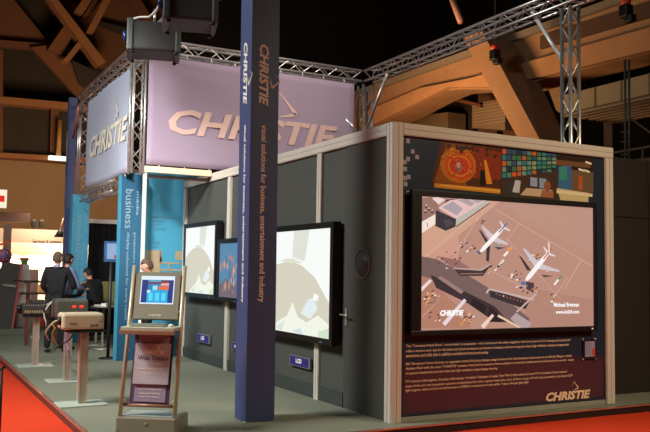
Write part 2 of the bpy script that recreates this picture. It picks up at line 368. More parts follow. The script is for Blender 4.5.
sp([(14, 108), (58, 84), (58, 112), (18, 140)], (242, 224, 214), 5); sl(34, 108, 36, 122, 2, (120, 90, 90), 6)
sp([(15, 205), (60, 213), (160, 265), (250, 320), (330, 385), (318, 412), (250, 390), (130, 305), (15, 262)], (116, 92, 90), 3)
sp([(44, 258), (130, 300), (230, 350), (270, 395), (230, 395), (150, 340), (60, 296)], (54, 42, 48), 4); sp([(64, 268), (74, 262), (140, 306), (132, 314)], (152, 122, 116), 5)
sp([(165, 325), (205, 350), (200, 372), (160, 345)], (30, 24, 30), 5); sp([(215, 350), (265, 392), (215, 395), (210, 370)], (34, 26, 30), 5)
sp([(65, 205), (120, 215), (160, 240), (110, 240)], (150, 104, 100), 4)
sp([(18, 262), (45, 270), (100, 330), (150, 370), (160, 412), (18, 412)], (176, 124, 104), 3.5)
sp([(110, 240), (190, 243), (216, 225), (220, 229), (195, 262), (130, 262)], (62, 48, 50), 5); sl(110, 240, 190, 245, 4, (190, 160, 154), 6); sl(190, 245, 220, 226, 4, (204, 176, 168), 6); sl(195, 255, 130, 256, 2, (170, 130, 120), 6)
sp([(215, 300), (330, 335), (318, 358), (215, 322)], (52, 42, 48), 5); sl(212, 300, 342, 330, 5, (196, 174, 170), 6); sl(292, 366, 350, 312, 5, (196, 170, 164), 6); sl(212, 300, 205, 312, 4, (220, 190, 180), 6)
for k in range(9): x = 232+k*10; y = 312+k*3; sp([(x, y), (x+4, y), (x+4, y+4), (x, y+4)], random.choice([(220, 190, 180), (170, 80, 50), (120, 110, 110)]), 7)
sp([(274, 385), (290, 368), (335, 398), (328, 412), (300, 412)], (178, 158, 158), 5)
# airliners seen from above
def airliner(nx, ny, tx_, ty_, w, lw, rw, l=8, tail=(200, 60, 50)):
    d = Vector((tx_-nx, ty_-ny)); L = d.length; d.normalize(); n = Vector((-d.y, d.x)); c = Vector((nx, ny))
    prof = [(0, .15), (.05, .7), (.15, 1), (.7, 1), (.9, .6), (1, .2)]
    A = [c+d*(L*t)+n*(w/2*k) for t, k in prof]; B = [c+d*(L*t)-n*(w/2*k) for t, k in prof][::-1]
    for wx, wy in (lw, rw):
        r = c+d*(L*.42); r2 = c+d*(L*.6); sp([(r.x, r.y), (wx-2*d.x, wy-2*d.y), (wx+3*d.x, wy+3*d.y), (r2.x, r2.y)], (206, 194, 200), l)
        m_ = (r+Vector((wx, wy)))*.5; sp([(m_.x-d.x*7-2, m_.y-d.y*7-2), (m_.x-d.x*7+4, m_.y-d.y*7-1), (m_.x+4, m_.y+2), (m_.x-2, m_.y+3)], (246, 240, 240), l+.5)
    sp([(v.x, v.y) for v in A+B], (250, 242, 240), l+1)
    t = c+d*(L*.93)
    for s_ in (-1, 1): e = t+n*(s_*L*.2)+d*6; sp([(t.x-3*d.x, t.y-3*d.y), (e.x, e.y), (e.x+3*d.x, e.y+3*d.y), (t.x+5*d.x, t.y+5*d.y)], (226, 214, 214), l+1.5)
    e = t+d*(L*.14); sl(t.x, t.y, e.x, e.y-3, 3.5, tail, l+2); r = c+d*(L*.75); sl(r.x, r.y, t.x, t.y, 3, tail, l+1.6)
sp([(182, 128), (190, 132), (214, 166), (204, 168)], (66, 50, 58), 7); sp([(205, 175), (216, 175), (212, 222), (204, 218)], (58, 46, 54), 7); sp([(225, 178), (262, 180), (240, 186)], (84, 62, 64), 7)
airliner(187, 193, 258, 118, 12, (192, 119), (266, 171), tail=(70, 90, 150))
sp([(298, 202), (306, 208), (334, 246), (322, 246)], (60, 46, 52), 7); sp([(362, 258), (398, 262), (372, 266)], (90, 66, 66), 7); sp([(318, 278), (342, 282), (340, 310), (320, 300)], (70, 54, 64), 7)
airliner(318, 276, 386, 192, 13, (312, 184), (414, 249))
sl(385, 195, 384, 165, 3, (250, 236, 232), 11)
sl(304, 282, 316, 284, 8, (60, 110, 180), 9); sl(178, 190, 188, 200, 5, (60, 80, 140), 9); sl(228, 178, 238, 172, 4, (60, 170, 190), 11)
sl(255, 205, 278, 180, 6, (250, 236, 226), 8); sl(267, 192, 279, 180, 6, (240, 140, 40), 9)
sl(235, 240, 255, 215, 6, (230, 214, 206), 7); sl(236, 238, 242, 232, 6, (60, 50, 60), 8); sl(400, 288, 412, 272, 5, (240, 240, 230), 8); sl(412, 272, 422, 262, 4, (60, 140, 90), 8)
sl(15, 302, 45, 274, 12, (238, 214, 212), 8, 8); sl(82, 402, 144, 330, 12, (232, 212, 216), 8, 9); sl(193, 410, 224, 374, 12, (240, 208, 190), 8, 8); sl(238, 376, 300, 412, 7, (236, 200, 170), 8)
for cx, cy, r_, nn in ((45, 325, 30, 26), (150, 175, 28, 22), (145, 385, 22, 20), (285, 262, 22, 16), (95, 215, 40, 16), (230, 245, 30, 12), (185, 105, 14, 8), (345, 210, 16, 12), (300, 300, 14, 8), (400, 330, 22, 9), (60, 380, 30, 8), (330, 300, 20, 8)):
    for k in range(nn):
        a = random.uniform(0, 6.28); q = r_*random.random()**.5; x = cx+q*cos(a); y = cy+q*.7*sin(a); w_ = random.uniform(2, 5)
        if x < 20 or y > 400: continue
        sl(x, y, x+w_*1.3, y-w_*.8, w_*.8, random.choice([(244, 228, 222), (70, 52, 58), (60, 46, 54), (214, 130, 60), (220, 190, 180), (96, 80, 100), (40, 34, 40)]), 7)
sl(30, 345, 48, 312, 5, (226, 150, 70), 6); sl(130, 405, 160, 365, 4, (224, 146, 76), 6); sl(20, 380, 70, 330, 1.5, (214, 170, 150), 6)
ps.build('screen', SCREEN, md)
def stext(s, x0, x1, yb, h, bold, shear=0):
    lt = MB()
    a = S(x0, yb, 16); b = S(x1, yb, 16); put_text(lt, s, a, XP, ZP, length=(b-a).x, height=h, bold=bold, shear=shear, lift=.001); lt.build('caption', glow('caption_white', (255, 255, 255), 1), md)
stext('CHRISTIE', 70, 138, 377, .062, .05, .25); stext('Michael Brennan', 398, 470, 351, .05, .03); stext('www.bd24.com', 403, 471, 371, .045, .03)
MB().box((2.87, -.064, .93), (2.895, -.06, .945)).build('indicator_light', glow('indicator', (240, 220, 180), .8), md)
# small framed notice beside the paragraphs
nb = thing('notice_board', 'small clear holder with a grey leaflet at lower right of the large airliner display', 'notice', (2.9, .02, .67))
MB().box((2.80, .008, .56), (3.01, .022, .80)).build('holder', mat('holder_dark', (44, 36, 44), .3), nb)
MB().box((2.825, .003, .59), (2.99, .008, .775)).build('leaflet', mat('leaflet_grey', (150, 150, 176), .5), nb)
mb = MB(); mb.box((2.945, .001, .60), (2.985, .003, .69)); mb.build('red_label', mat('label_red', (210, 60, 40), .5), nb)
mb = MB()
for k in range(6): mb.box((2.835, .0015, .62+k*.025), (2.93, .003, .626+k*.025))
mb.build('printed_lines', mat('line_grey', (100, 100, 120), .5), nb)
for x in (2.80, 3.01):
    for z in (.56, .80): MB().lathe([(.014, 0), (.014, .012)], (x, .02, z), 10, Matrix.Rotation(pi/2, 3, 'X')).build('standoff', chrome, nb)

# ---------------------------------------------------------------- wall displays on booth side
def wall_display(y0, y1, z0, z1, label, content, tilt=0):
    d = thing('flat_panel_display', label, 'display', (-.0, (y0+y1)/2, z0), 0, None)
    b = .075
    m_ = MB(); xb, xf = .0, -.11
    m_.box((xf+.02, y0, z0), (xb, y1, z1))
    for a, c in (((xf, y0, z0), (xf+.02, y1, z0+b)), ((xf, y0, z1-b), (xf+.02, y1, z1)), ((xf, y0, z0+b), (xf+.02, y0+b, z1-b)), ((xf, y1-b, z0+b), (xf+.02, y1, z1-b))): m_.box(a, c)
    m_.build('bezel', blackp, d)
    m_ = MB()
    def P(u, v, l): return Vector((xf+.019-l*.0015, y1-b-(y1-y0-2*b)*u, z0+b+(z1-z0-2*b)*v))
    for pts, col, l in content: m_.poly([P(u, v, l) for u, v in pts], col)
    m_.build('screen', SCREEN, d)
    MB().box((xf-.002, y0+.25, z0+.02), (xf, y0+.31, z0+.032)).build('indicator_light', glow('indicator_blue', (120, 150, 200), .5), d)
    return d
D1A, D2A, D2B = 1.11, 5.02, 6.68
pale = [([(0, 0), (1, 0), (1, 1), (0, 1)], (246, 250, 246), 0),
 ([(.5, 1), (.72, 1), (.66, .7), (.48, .74)], (222, 224, 214), 1),
 ([(0, 0), (0, .52), (.1, .6), (.25, .67), (.45, .70), (.62, .66), (.8, .55), (.92, .4), (1, .3), (1, 0)], (212, 208, 190), 2),
 ([(.3, .7), (.4, .73), (.5, .725), (.65, .68), (.5, .68)], (224, 222, 206), 3),
 ([(.15, 0), (.3, .1), (.42, .16), (.5, .3), (.58, .16), (.7, .12), (.85, .2), (1, .12), (1, 0)], (240, 244, 228), 3),
 ([(.62, .2), (.72, .34), (.8, .36), (.84, .25), (.75, .16)], (226, 236, 238), 4), ([(.78, .34), (.8, .4), (.86, .38), (.84, .33)], (250, 250, 250), 5),
 ([(.25, .03), (.4, .12), (.34, .0)], (214, 226, 216), 4), ([(.85, .05), (1, .1), (1, 0), (.86, 0)], (206, 226, 200), 5), ([(.5, .02), (.62, .06), (.66, 0)], (210, 224, 230), 4)]
wall_display(D1A, 3.3, .71, 2.18, 'flat panel display with washed-out pale picture, nearest the grey door', pale)
wall_display(D2A, D2B, 1.1, 2.38, 'flat panel display with washed-out pale picture at the far end beside the teal panel', pale)
fish = [([(0, 0), (1, 0), (1, 1), (0, 1)], (84, 132, 168), 0), ([(0, 0), (1, 0), (1, .3), (.6, .22), (.3, .35), (0, .2)], (110, 100, 110), 1)]
for k in range(34):
    x = random.uniform(.02, .9); y = random.uniform(.1, .78); s_ = random.uniform(.04, .1)
    fish.append(([(x, y), (x+s_*.5, y-s_), (x+s_, y), (x+s_*.6, y+s_*1.1)], random.choice([(204, 128, 90), (214, 160, 120), (130, 110, 120), (70, 110, 150)]), 2+k*.05))
wall_display(3.9, D2A-.05, 1.08, 2.07, 'smaller flat panel display with a blue and orange picture, partly behind the navy column', fish)
def plate(y0, y1, z0, z1, label):
    d = thing('name_plate', label, 'sign', (.0, (y0+y1)/2, z0))
    MB().box((-.012, y0, z0), (.014, y1, z1)).build('clear_plate', mat('plate_grey', (110, 112, 118), .3), d)
    MB().box((-.016, y0+.05, z0+.012), (-.012, y1-.03, z1-.012)).build('blue_card', mat('card_blue', (48, 40, 124), .5), d)
    t = MB(); put_text(t, 'LCD', (-.016, (y0+y1)/2+.1, z0+.045), YM, ZP, length=.17, height=z1-z0-.075, bold=.06, lift=.001); t.build('lettering', letter_w, d)
plate(1.84, 2.44, .35, .485, 'dark blue name plate under the nearest pale display')
plate(5.49, 6.09, .345, .485, 'dark blue name plate under the far pale display, low on the wall')
plate(4.05, 4.5, .35, .47, 'small blue name plate low on the wall at the left edge of the navy column')

# ---------------------------------------------------------------- blue column
def column(name, label, x0, x1, y0, y1, z0, z1, m, texts, both=True):
    c = thing(name, label, 'column', ((x0+x1)/2, (y0+y1)/2, z0))
    MB().box((x0, y0, z0), (x1, y1, z1), None, .004).build('wrap', m, c)
    return c
c = column('display_column', 'tall navy column with white and tan company lettering standing before the booth', -1.36, -1.03, .66, .97, 0, 5.02, navy, None)
t = MB(); put_text(t, 'CHRISTIE', (-1.36, .865, 4.07), ZM, YM, length=.69, height=.105, bold=.035, shear=.25); chevron(t, (-1.36, .745, 3.68), ZM, YM, .13)
put_text(t, 'visual solutions for business, entertainment and industry', (-1.36, .835, 3.16), ZM, YM, length=1.92, height=.075, bold=.025)
t.build('side_lettering', letter_w, c)
t = MB(); put_text(t, 'CHRISTIE', (-1.265, .66, 4.03), ZM, XP, length=.67, height=.11, bold=.035, shear=.25); chevron(t, (-1.135, .66, 3.66), ZM, XP, .13)
put_text(t, 'visual solutions for business, entertainment and industry', (-1.25, .66, 3.15), ZM, XP, length=1.9, height=.085, bold=.02)
t.build('front_lettering', letter_t, c)
MB().lathe([(.02, 0), (.02, .012), (.01, .02)], (-1.38, .64, 0), 10).build('floor_glide', chrome, c)
c.rotation_euler = (0, -.0065, 0); c.location.x -= .008
# far navy column
c = column('display_column', 'far navy column at the back left corner, beside the hanging pale banner', -1.4, -1.23, 11.0, 11.2, 0, 5.36, navy, None)
t = MB(); put_text(t, 'CHRISTIE', (-1.4, 11.16, 4.6), ZM, YM, length=.69, height=.1, bold=.03, shear=.25); put_text(t, 'visual solutions for business, entertainment and industry', (-1.4, 11.14, 3.6), ZM, YM, length=2.0, height=.075, bold=.025)
t.build('side_lettering', letter_w, c)
# teal columns
c = column('teal_column', 'teal column lettered business standing behind the web kiosk', -1.27, -.9, 6.62, 6.84, 0, 3.24, teal, None)
MB().box((-1.265, 6.615, .005), (-.905, 6.62, 3.23)).build('front_print', teald, c)
t = MB(); put_text(t, 'media', (-1.0, 6.615, 2.92), ZM, XP, length=.42, height=.05, bold=.01)
put_text(t, 'business', (-1.19, 6.615, 2.95), ZM, XP, length=.68, height=.13, bold=.0)
put_text(t, 'projectors for retail and staging', (-1.04, 6.615, 2.2), ZM, XP, length=1.6, height=.05, bold=.01); put_text(t, 'display solutions for every room', (-1.16, 6.615, 2.2), ZM, XP, length=1.5, height=.06, bold=.01)
t.build('lettering', mat('grey_blue_lettering', (140, 166, 180), .6), c)
c = column('teal_column', 'teal column with pale vertical lettering behind the two standing people', -1.38, -1.03, 10.3, 10.6, 0, 3.13, teal, None)
t = MB(); put_text(t, 'simulation', (-1.28, 10.3, 2.7), ZM, XP, length=.95, height=.11, bold=.0); put_text(t, 'virtual reality and design', (-1.18, 10.3, 2.1), ZM, XP, length=1.5, height=.05, bold=.01); put_text(t, 'industry', (-1.13, 10.3, 2.75), ZM, XP, length=.4, height=.07, bold=.0)
put_text(t, 'entertainment and industry', (-1.28, 10.3, 1.7), ZM, XP, length=1.4, height=.05, bold=.01); t.build('lettering', mat('grey_blue_lettering', (140, 166, 180), .6), c)

# ---------------------------------------------------------------- teal back panel and pale wall
tp = thing('teal_panel_wall', 'teal printed panel with beige blocks beside the far end of the booth wall', 'panel', (-.2, 7.3, 0))
TY = 7.2; MB().box((ony(147, 200, TY).x, TY, 0), (.6, TY+.06, 3.36)).build('panel', teal, tp)
mb = MB(); blocks = [(146, 250, 160, 274), (160, 250, 161.5, 262), (160, 257, 162, 264), (162, 262, 180, 264), (175.5, 251, 182, 260), (168, 264, 169.5, 270), (160, 269, 182, 271)]
for a, b, c_, d_ in blocks:
    p = ony(a, b, TY-.006); q_ = ony(c_, d_, TY-.006); mb.box((p.x, TY-.008, p.z), (q_.x, TY, q_.z))
mb.build('beige_blocks', mat('beige_print', (176, 156, 124), .6), tp)
t = MB()
for k, (s, yy, x1) in enumerate((('media for business and retail', 218, 181), ('projectors', 222.5, 164), ('displays', 226, 160), ('control rooms', 230, 166), ('LCD', 237, 154), ('DLP', 240, 155), ('screens', 244, 160), ('service', 248, 158))):
    p = ony(153, yy, TY-.005); q_ = ony(x1, yy, TY-.005); put_text(t, s, (p.x, TY-.005, p.z), XP, ZP, length=(q_-p).x, height=.05, bold=.01)
t.build('lettering', mat('faint_grey_print', (90, 120, 136), .6), tp)
wp = thing('white_light_panel', 'narrow glowing white panel between the teal column and the teal panel wall', 'panel', (-.8, 7.1, 0))
wa, wb_ = ony(141.5, 180, 7.1).x, ony(146.5, 180, 7.1).x
MB().box((wa, 7.08, 0), (wb_, 7.1, 3.32)).build('lit_face', glow('white_panel', (255, 252, 240), 1.1), wp)
MB().box((wa-.25, 7.08, 3.322), (wb_+.01, 7.12, 3.36)).build('frame', white, wp)

# ---------------------------------------------------------------- trusses
def truss(label, p, q, up_=(0, 0, 1), s=.2, pitch=.24, name='lattice_truss', group='aluminium lattice trusses over the stand'):
    p = Vector(p); q = Vector(q); t = (q-p).normalized(); sd = t.cross(Vector(up_)).normalized(); u = sd.cross(t).normalized(); L = (q-p).length
    o = thing(name, label, 'truss', p, 0, None)
    cs = [sd*(s/2*i)+u*(s/2*j) for i, j in ((-1, -1), (1, -1), (1, 1), (-1, 1))]
    for c_ in cs: MB().tube([p+c_, q+c_], .025, 8).build('chord', truss_m, o)
    m_ = MB(); n = max(2, int(L/pitch)); st = L/n
    for f_ in range(4):
        a, b = cs[f_], cs[(f_+1) % 4]
        for k in range(n):
            x, y = (a, b) if (k+f_) % 2 == 0 else (b, a)
            m_.tube([p+x+t*(k*st), p+y+t*((k+1)*st)], .0095, 5, False)
    m_.build('lacing', truss_m, o); return o
Z0 = 5.17
XL, XR, YN, YM_, YF = -1.22, 3.13, .50, 5.8, 10.5
truss('horizontal lattice truss along the top of the wide lavender banner', (XL+.14, YM_, Z0+.12), (XR-.14, YM_, Z0+.12))
truss('horizontal lattice truss running forward over the right side of the booth', (XR, YM_-.14, Z0+.12), (XR, -1.2, Z0+.12))
truss('horizontal lattice truss sloping away above the pale left banner', (XL, .9, Z0+.02), (XL, YF+.14, Z0+.02))
truss('low horizontal lattice truss under the pale left banner', (XL, 7.12, 3.04), (XL, 9.9, 3.04), s=.18)
truss('upright lattice truss tower at the right rising behind the booth front', (XR-.02, YN, 0), (XR-.02, YN, Z0-.03), (0, 1, 0), s=.15, name='truss_tower')
truss('upright lattice truss tower at the right end of the lavender banner', (XR, YM_, 0), (XR, YM_, Z0-.03), (0, 1, 0), name='truss_tower')
truss('upright lattice truss tower between the pale banner and the lavender banner', (XL, YM_+.1, 3.14), (XL, YM_+.1, Z0-.09), (0, 1, 0), name='truss_tower')
truss('upright lattice truss tower at the far end of the pale banner', (XL, YF-.3, 3.14), (XL, YF-.3, Z0-.09), (0, 1, 0), s=.2, name='truss_tower')
def brace(a, b, label, m=None, r=.028):
    o = MB().tube([a, b], r, 8).build('brace_tube', m or truss_m, None, **kw(label, 'brace'))
brace(onx(532, 12, XR-.02), onx(563, 61, XR-.02), 'short bright diagonal brace tube beside the right truss tower', mat('bright_tube', (235, 235, 235), .35, .2))
brace((XR-.15, YM_-1.0, Z0-.03), (XR-.15, YM_-.18, Z0-1.1), 'diagonal brace tube right of the tower at the banner corner')
brace((XR-.5, YM_-.16, Z0-.75), (XR-.17, YM_-.16, Z0-1.1), 'short bright brace tube left of the tower at the banner corner', None, .03)
brace(onx(79, 106, -1.4), onx(73, 138, -1.4), 'pinkish diagonal brace on the far navy column', mat('copper_tube', (190, 120, 100), .4, .3))

# ---------------------------------------------------------------- banners
def banner(label, p0, xd, wdt, z0, z1, txt_l, txt_off, txt_h, chev, m=lav):
    p0 = Vector(p0); xd = Vector(xd); n = xd.cross(Vector(ZP))
    o = thing('hanging_banner', label, 'banner', p0+xd*(wdt/2))
    mb = MB(); nx, nz = 36, 16; vs = []; ends = []
    for j in range(nz+1):
        for i in range(nx+1):
            u, v = i/nx, j/nz; d = .012*sin(u*9+v*3)+.006*sin(u*23+1)*(1-v)*v*2
            vs.append(p0+xd*(wdt*u)+Vector((0, 0, z0+(z1-z0)*v))+n*(d-.0))
    fs = [[j*(nx+1)+i, j*(nx+1)+i+1, (j+1)*(nx+1)+i+1, (j+1)*(nx+1)+i] for j in range(nz) for i in range(nx)]
    mb.add(vs, fs, None, True); ob = mb.build('cloth', m, o)
    sm = ob.modifiers.new('thickness', 'SOLIDIFY'); sm.thickness = .006; sm.offset = -1
    t = MB(); base = p0+xd*txt_off[0]+Vector((0, 0, txt_off[1]))
    put_text(t, 'CHRISTIE', base, xd, ZP, length=txt_l, height=txt_h, bold=.03, shear=.25, lift=.02)
    chevron(t, p0+xd*chev[0]+Vector((0, 0, chev[1])), xd, ZP, chev[2], .02)
    t.build('lettering', mat('banner_lettering', (196, 166, 156), .7) if xd.x > .5 else mat('banner_lettering_white', (236, 232, 214), .7), o)
    for k in range(9):
        for zz in (z0, z1): t = MB(); t.tube([p0+xd*(wdt*(k+.5)/9)+Vector((0, 0, zz))-n*.0, p0+xd*(wdt*(k+.5)/9)+Vector((0, 0, zz+(.07 if zz == z1 else -.05)))-n*.03], .008, 5); t.build('tie', white, o)
    return o
banner('wide lavender banner with large tan company name facing the aisle', (-1.13, 5.62, 0), XP, 3.92, 3.28, 5.1, 3.2, (.35, 3.82), .43, (2.36, 4.3, .45))
banner('pale blue banner with white company name on the left side, receding from the kiosk', (-1.26, 9.7, 0), YM, 3.4, 3.2, 5.02, 2.95, (.42, 3.78), .43, (2.4, 4.26, .42), mat('pale_blue_cloth', (176, 186, 206), .8, 0, .05, 2))
mb = MB(); mb.bar((-1.15, 5.6, 3.2), (-.02, 5.6, 3.2), .08, .1); mb.build('banner_rail', mat('warm_white_rail', (226, 200, 170), .5), None, **kw('pale rail below the wide lavender banner above the teal panel', 'rail'))
mb = MB(); mb.bar((-1.05, 5.74, 3.1), (-.02, 5.74, 3.1), .06, .05); mb.build('shelf_rail', mat('dim_steel_rail', (120, 112, 104), .5, .3), None, **kw('thin dull metal rail directly beneath the pale banner rail', 'rail'))

# ---------------------------------------------------------------- hanging black projectors
def hanging(label, cx, cy, cz, L, rz):
    o = thing('hanging_projector', label, 'projector', (cx, cy, cz), rz)
    MB().box((-L/2, -.3, -.21), (L/2, .3, .2), None, .03).build('body', mat('black_projector_case', (44, 46, 44), .6), o, True)
    MB().box((-L/2-.03, -.33, -.23), (-L/2+.06, .33, .22), None, .02).build('front_frame', mat('projector_frame', (58, 62, 58), .5), o, True)
    MB().box((L/2-.05, -.33, -.23), (L/2+.03, .33, .22), None, .02).build('rear_frame', mat('projector_frame', (58, 62, 58), .5), o, True)
    m_ = MB(); m_.lathe([(.075, 0), (.08, .05), (.06, .06)], (-L/2-.03, -.08, .02), 18, Matrix.Rotation(-pi/2, 3, 'Y')); m_.build('lens', mat('lens_glass', (24, 44, 84), .05), o, True)
    for sx in (-1, 1):
        for sy in (-1, 1): MB().lathe([(.018, -.05), (.03, -.04), (.03, -.015), (.02, 0)], (sx*(L/2-.04), sy*.27, -.215), 10).build('foot', blackp, o, True)
    m_ = MB(); m_.tube([(0, -.1, .2), (0, -.1, .42)], .02, 6); m_.tube([(.2, .1, .2), (.2, .1, .42)], .02, 6); m_.build('clamp', chrome, o, True)
    return o
p = onx(154, 41, -1.55); q_ = onx(190, 10, -1.5)
hanging('lower black projector hung from the truss left of the lavender banner', p.x, p.y, p.z, .68, radians(-16))
hanging('upper black projector hung from the truss, cut by the top of the picture', q_.x, q_.y, q_.z, .62, radians(-16))
cb = MB(); cb.tube([onx(x, y, X_) for x, y, X_ in ((129, 24, -1.75), (132, 19, -1.75), (140, 17, -1.7), (149, 17, -1.65), (156, 11, -1.7), (161, 2, -1.75))], .015, 6); cb.build('signal_cable', white, None, **kw('white cable looping over the lower hanging projector', 'cable'))

# ---------------------------------------------------------------- web kiosk
def at_local(x, y, z): return (x, y, z)
k = thing('web_kiosk', 'freestanding silver web kiosk with lit screen and purple sign panel', 'kiosk', (-2.466, .532, 0), radians(-35.4))
kb = mat('kiosk_grey', (140, 134, 116), .45, .1, .04); krail = mat('kiosk_rail', (188, 178, 152), .35, .2); kshelf = mat('kiosk_shelf', (184, 184, 164), .45)
MB().box((-.3, 0, 0), (.3, .42, .15), None, .012).build('base', kb, k, True)
MB().box((-.27, .05, .151), (.27, .38, .158)).build('base_top', mat('kiosk_base_top', (160, 168, 160), .3), k, True)
lean = .165
def L_(x, z, d=0): return Vector((x, .02+lean*z-d, z))
for s_ in (-1, 1):
    MB().tube([L_(s_*.275, .01), L_(s_*.262, 1.62)], .021, 10).build('rail', krail, k, True)
    for z in (.30, .78, 1.16, 1.53): MB().tube([L_(s_*.262, z), L_(s_*.235, z)], .011, 6).build('bracket', krail, k, True)
def slab(x0, x1, z0, z1, d0, d1, bev=.01):
    bm = bmesh.new(); bmesh.ops.create_cube(bm, size=1)
    for v in bm.verts: v.co = Vector((x0+(v.co.x+.5)*(x1-x0), d0+(v.co.y+.5)*(d1-d0), z0+(v.co.z+.5)*(z1-z0)))
    if bev: bmesh.ops.bevel(bm, geom=bm.edges[:], offset=bev, segments=2, affect='EDGES')
    for v in bm.verts: v.co = L_(v.co.x, v.co.z, -v.co.y)
    return MB().bm(bm)
hs = slab(-.245, .245, 1.075, 1.555, -.01, .05, .015).build('screen_housing', mat('housing_grey', (150, 148, 130), .5), k, True)
sc = MB()
def K(u, v, l): return L_(-.175+.35*u, 1.235+.28*v, .012+l*.0012)
def kp(pts, c_, l): sc.poly([K(u, v, l) for u, v in pts], c_)
kp([(0, 0), (1, 0), (1, 1), (0, 1)], (224, 240, 252), 0); kp([(.03, .05), (.97, .05), (.97, .86), (.03, .86)], (26, 50, 130), 1)
kp([(.2, .05), (.82, .05), (.82, .5), (.2, .5)], (30, 170, 226), 2); kp([(.22, .5), (.84, .5), (.84, .84), (.22, .84)], (40, 130, 180), 2); kp([(.22, .72), (.84, .74), (.84, .84), (.22, .84)], (120, 60, 80), 3); kp([(.22, .84), (.6, .84), (.6, .80), (.22, .80)], (90, 200, 230), 4)
kp([(.52, .52), (.84, .5), (.84, .64), (.52, .64)], (230, 110, 60), 4); kp([(.36, .5), (.5, .5), (.5, .66), (.36, .66)], (150, 226, 246), 4); kp([(.6, .66), (.84, .66), (.84, .76), (.6, .74)], (240, 170, 150), 4)
for i in range(3):
    kp([(.26+i*.19, .12), (.38+i*.19, .12), (.38+i*.19, .4), (.26+i*.19, .4)], (90, 214, 246), 3)
kp([(.2, .4), (.3, .4), (.3, .5), (.2, .5)], (190, 236, 246), 4)
sc.build('screen', SCREEN, hs, True)
t = MB(); o_ = L_(-.07, 1.115, .011); put_text(t, 'CHRISTIE', o_, XP, Vector((0, lean, 1)).normalized(), length=.13, height=.022, bold=.03, shear=.2, lift=.002); t.build('housing_lettering', letter_w, hs, True)
sh = MB().box((-.27, -.03, .985), (.27, .27, 1.02), None, .006).build('keyboard_shelf', kshelf, k, True)
MB().box((-.275, -.045, .95), (.275, -.02, .992), None, .004).build('shelf_edge', mat('copper_edge', (158, 120, 94), .4, .1), sh, True)
kk = MB(); kk.box((-.2, .04, 1.02), (.14, .16, 1.04), None, .004)
for i in range(13):
    for j in range(4): kk.box((-.19+i*.025, .05+j*.026, 1.04), (-.17+i*.025, .07+j*.026, 1.048))
kk.build('keyboard', mat('keyboard_grey', (150, 152, 140), .5), sh, True)
MB().ell((.2, .09, 1.03), (.028, .028, .022)).build('trackball', white, sh, True)
slab(-.20, .20, .27, .965, .015, .03, .003).build('sign_backing', mat('dark_purple_board', (88, 60, 92), .5), k, True)
slab(-.155, .165, .29, .955, .008, .015, .002).build('sign_panel', mat('purple_print', (150, 138, 162), .5), k, True)
lb = slab(-.175, .185, .46, .85, -.012, .002, .002).build('leaflet_board', mat('lilac_print', (186, 178, 188), .35), k, True)
yd = Vector((0, lean, 1)).normalized()
t = MB(); put_text(t, 'CHRISTIE', L_(-.115, .745, .014), XP, yd, length=.25, height=.045, bold=.045, shear=.25, lift=.001); chevron(t, L_(.03, .79, .014), XP, yd, .06, .001)
for s, x0, x1, z in (('presentation', -.05, .12, .645), ('business entertainment', -.14, .12, .60), ('industry', -.1, .02, .555), ('www.christiedigital.com', -.12, .12, .40), ('sales and service', -.1, .11, .365), ('rental and staging', -.11, .1, .33)):
    put_text(t, s, L_(x0, z, .014 if z > .46 else -.006), XP, yd, length=x1-x0, height=.02, bold=.015, lift=.001)
t.build('lettering', mat('peach_lettering', (252, 220, 204), .6), k, True)
t = MB(); put_text(t, 'Web Station', L_(-.14, .69, .014), XP, yd, length=.31, height=.045, bold=.0, lift=.001); t.build('title', mat('dark_print', (44, 38, 52), .6), lb, True)
MB().tube([(-.26, .09, .255), (.26, .09, .255)], .018, 8).build('cross_rail', mat('copper_edge', (158, 120, 94), .4, .1), k, True)
MB().box((-.01, -.006, .09), (.02, .0, .105)).build('lock', chrome, k, True)

# ---------------------------------------------------------------- pedestals with projectors
def pedestal(x, y, h, label):
    o = thing('pedestal', label, 'stand', (x, y, 0), 0, 'steel pedestals along the platform edge')
    MB().box((-.27, -.2, 0), (.27, .2, .018), None, .004).build('base_plate', mat('frosted_plate', (186, 200, 188), .25), o, True)
    MB().box((-.045, -.045, .018), (.045, .045, h-.02), None, .006).build('post', mat('post_steel', (176, 156, 142), .35, .2), o, True)
    mb = MB(); mb.box((-.049, -.05, .018), (-.034, .05, h-.02)); mb.box((.034, -.05, .018), (.049, .05, h-.02)); mb.build('edge_profile', chrome, o, True)
    MB().box((-.2, -.16, h-.02), (.24, .16, h), None, .004).build('shelf', blackm, o, True)
    return o
A = pedestal(-2.68, 2.45, .86, 'nearest steel pedestal, carrying the pale beige projector')
Bp = pedestal(-2.48, 4.45, .86, 'middle steel pedestal, behind the beige projector and under the dark grey one')
Cp = pedestal(-2.62, 6.4, .80, 'farthest steel pedestal at the platform edge, left of the suited man')
d = thing('projector', 'pale beige projector on the nearest pedestal', 'projector', (-2.68, 2.45, .862))
MB().box((-.275, -.17, .012), (.195, .17, .2), None, .03).build('body', beige, d, True)
mb = MB(); mb.box((-.20, -.174, .075), (-.11, -.169, .095)); mb.box((.03, -.174, .045), (.13, -.169, .075)); mb.box((.13, -.174, .1), (.17, -.169, .11)); mb.build('label_strip', mat('label_grey', (116, 110, 100), .5), d, True)
MB().lathe([(.05, 0), (.05, .03), (.035, .035)], (-.275, -.05, .11), 16, Matrix.Rotation(-pi/2, 3, 'Y')).build('lens', blackp, d, True)
for sx in (-.2, .18):
    for sy in (-.12, .12): MB().lathe([(.018, 0), (.018, .02)], (sx, sy, -.002), 10).build('foot', blackp, d, True)
d = thing('projector', 'dark grey projector with two red lights behind the beige projector', 'projector', (-2.465, 4.45, .862))
MB().box((-.225, -.17, .012), (.215, .17, .285), None, .035).build('body', greyp, d, True)
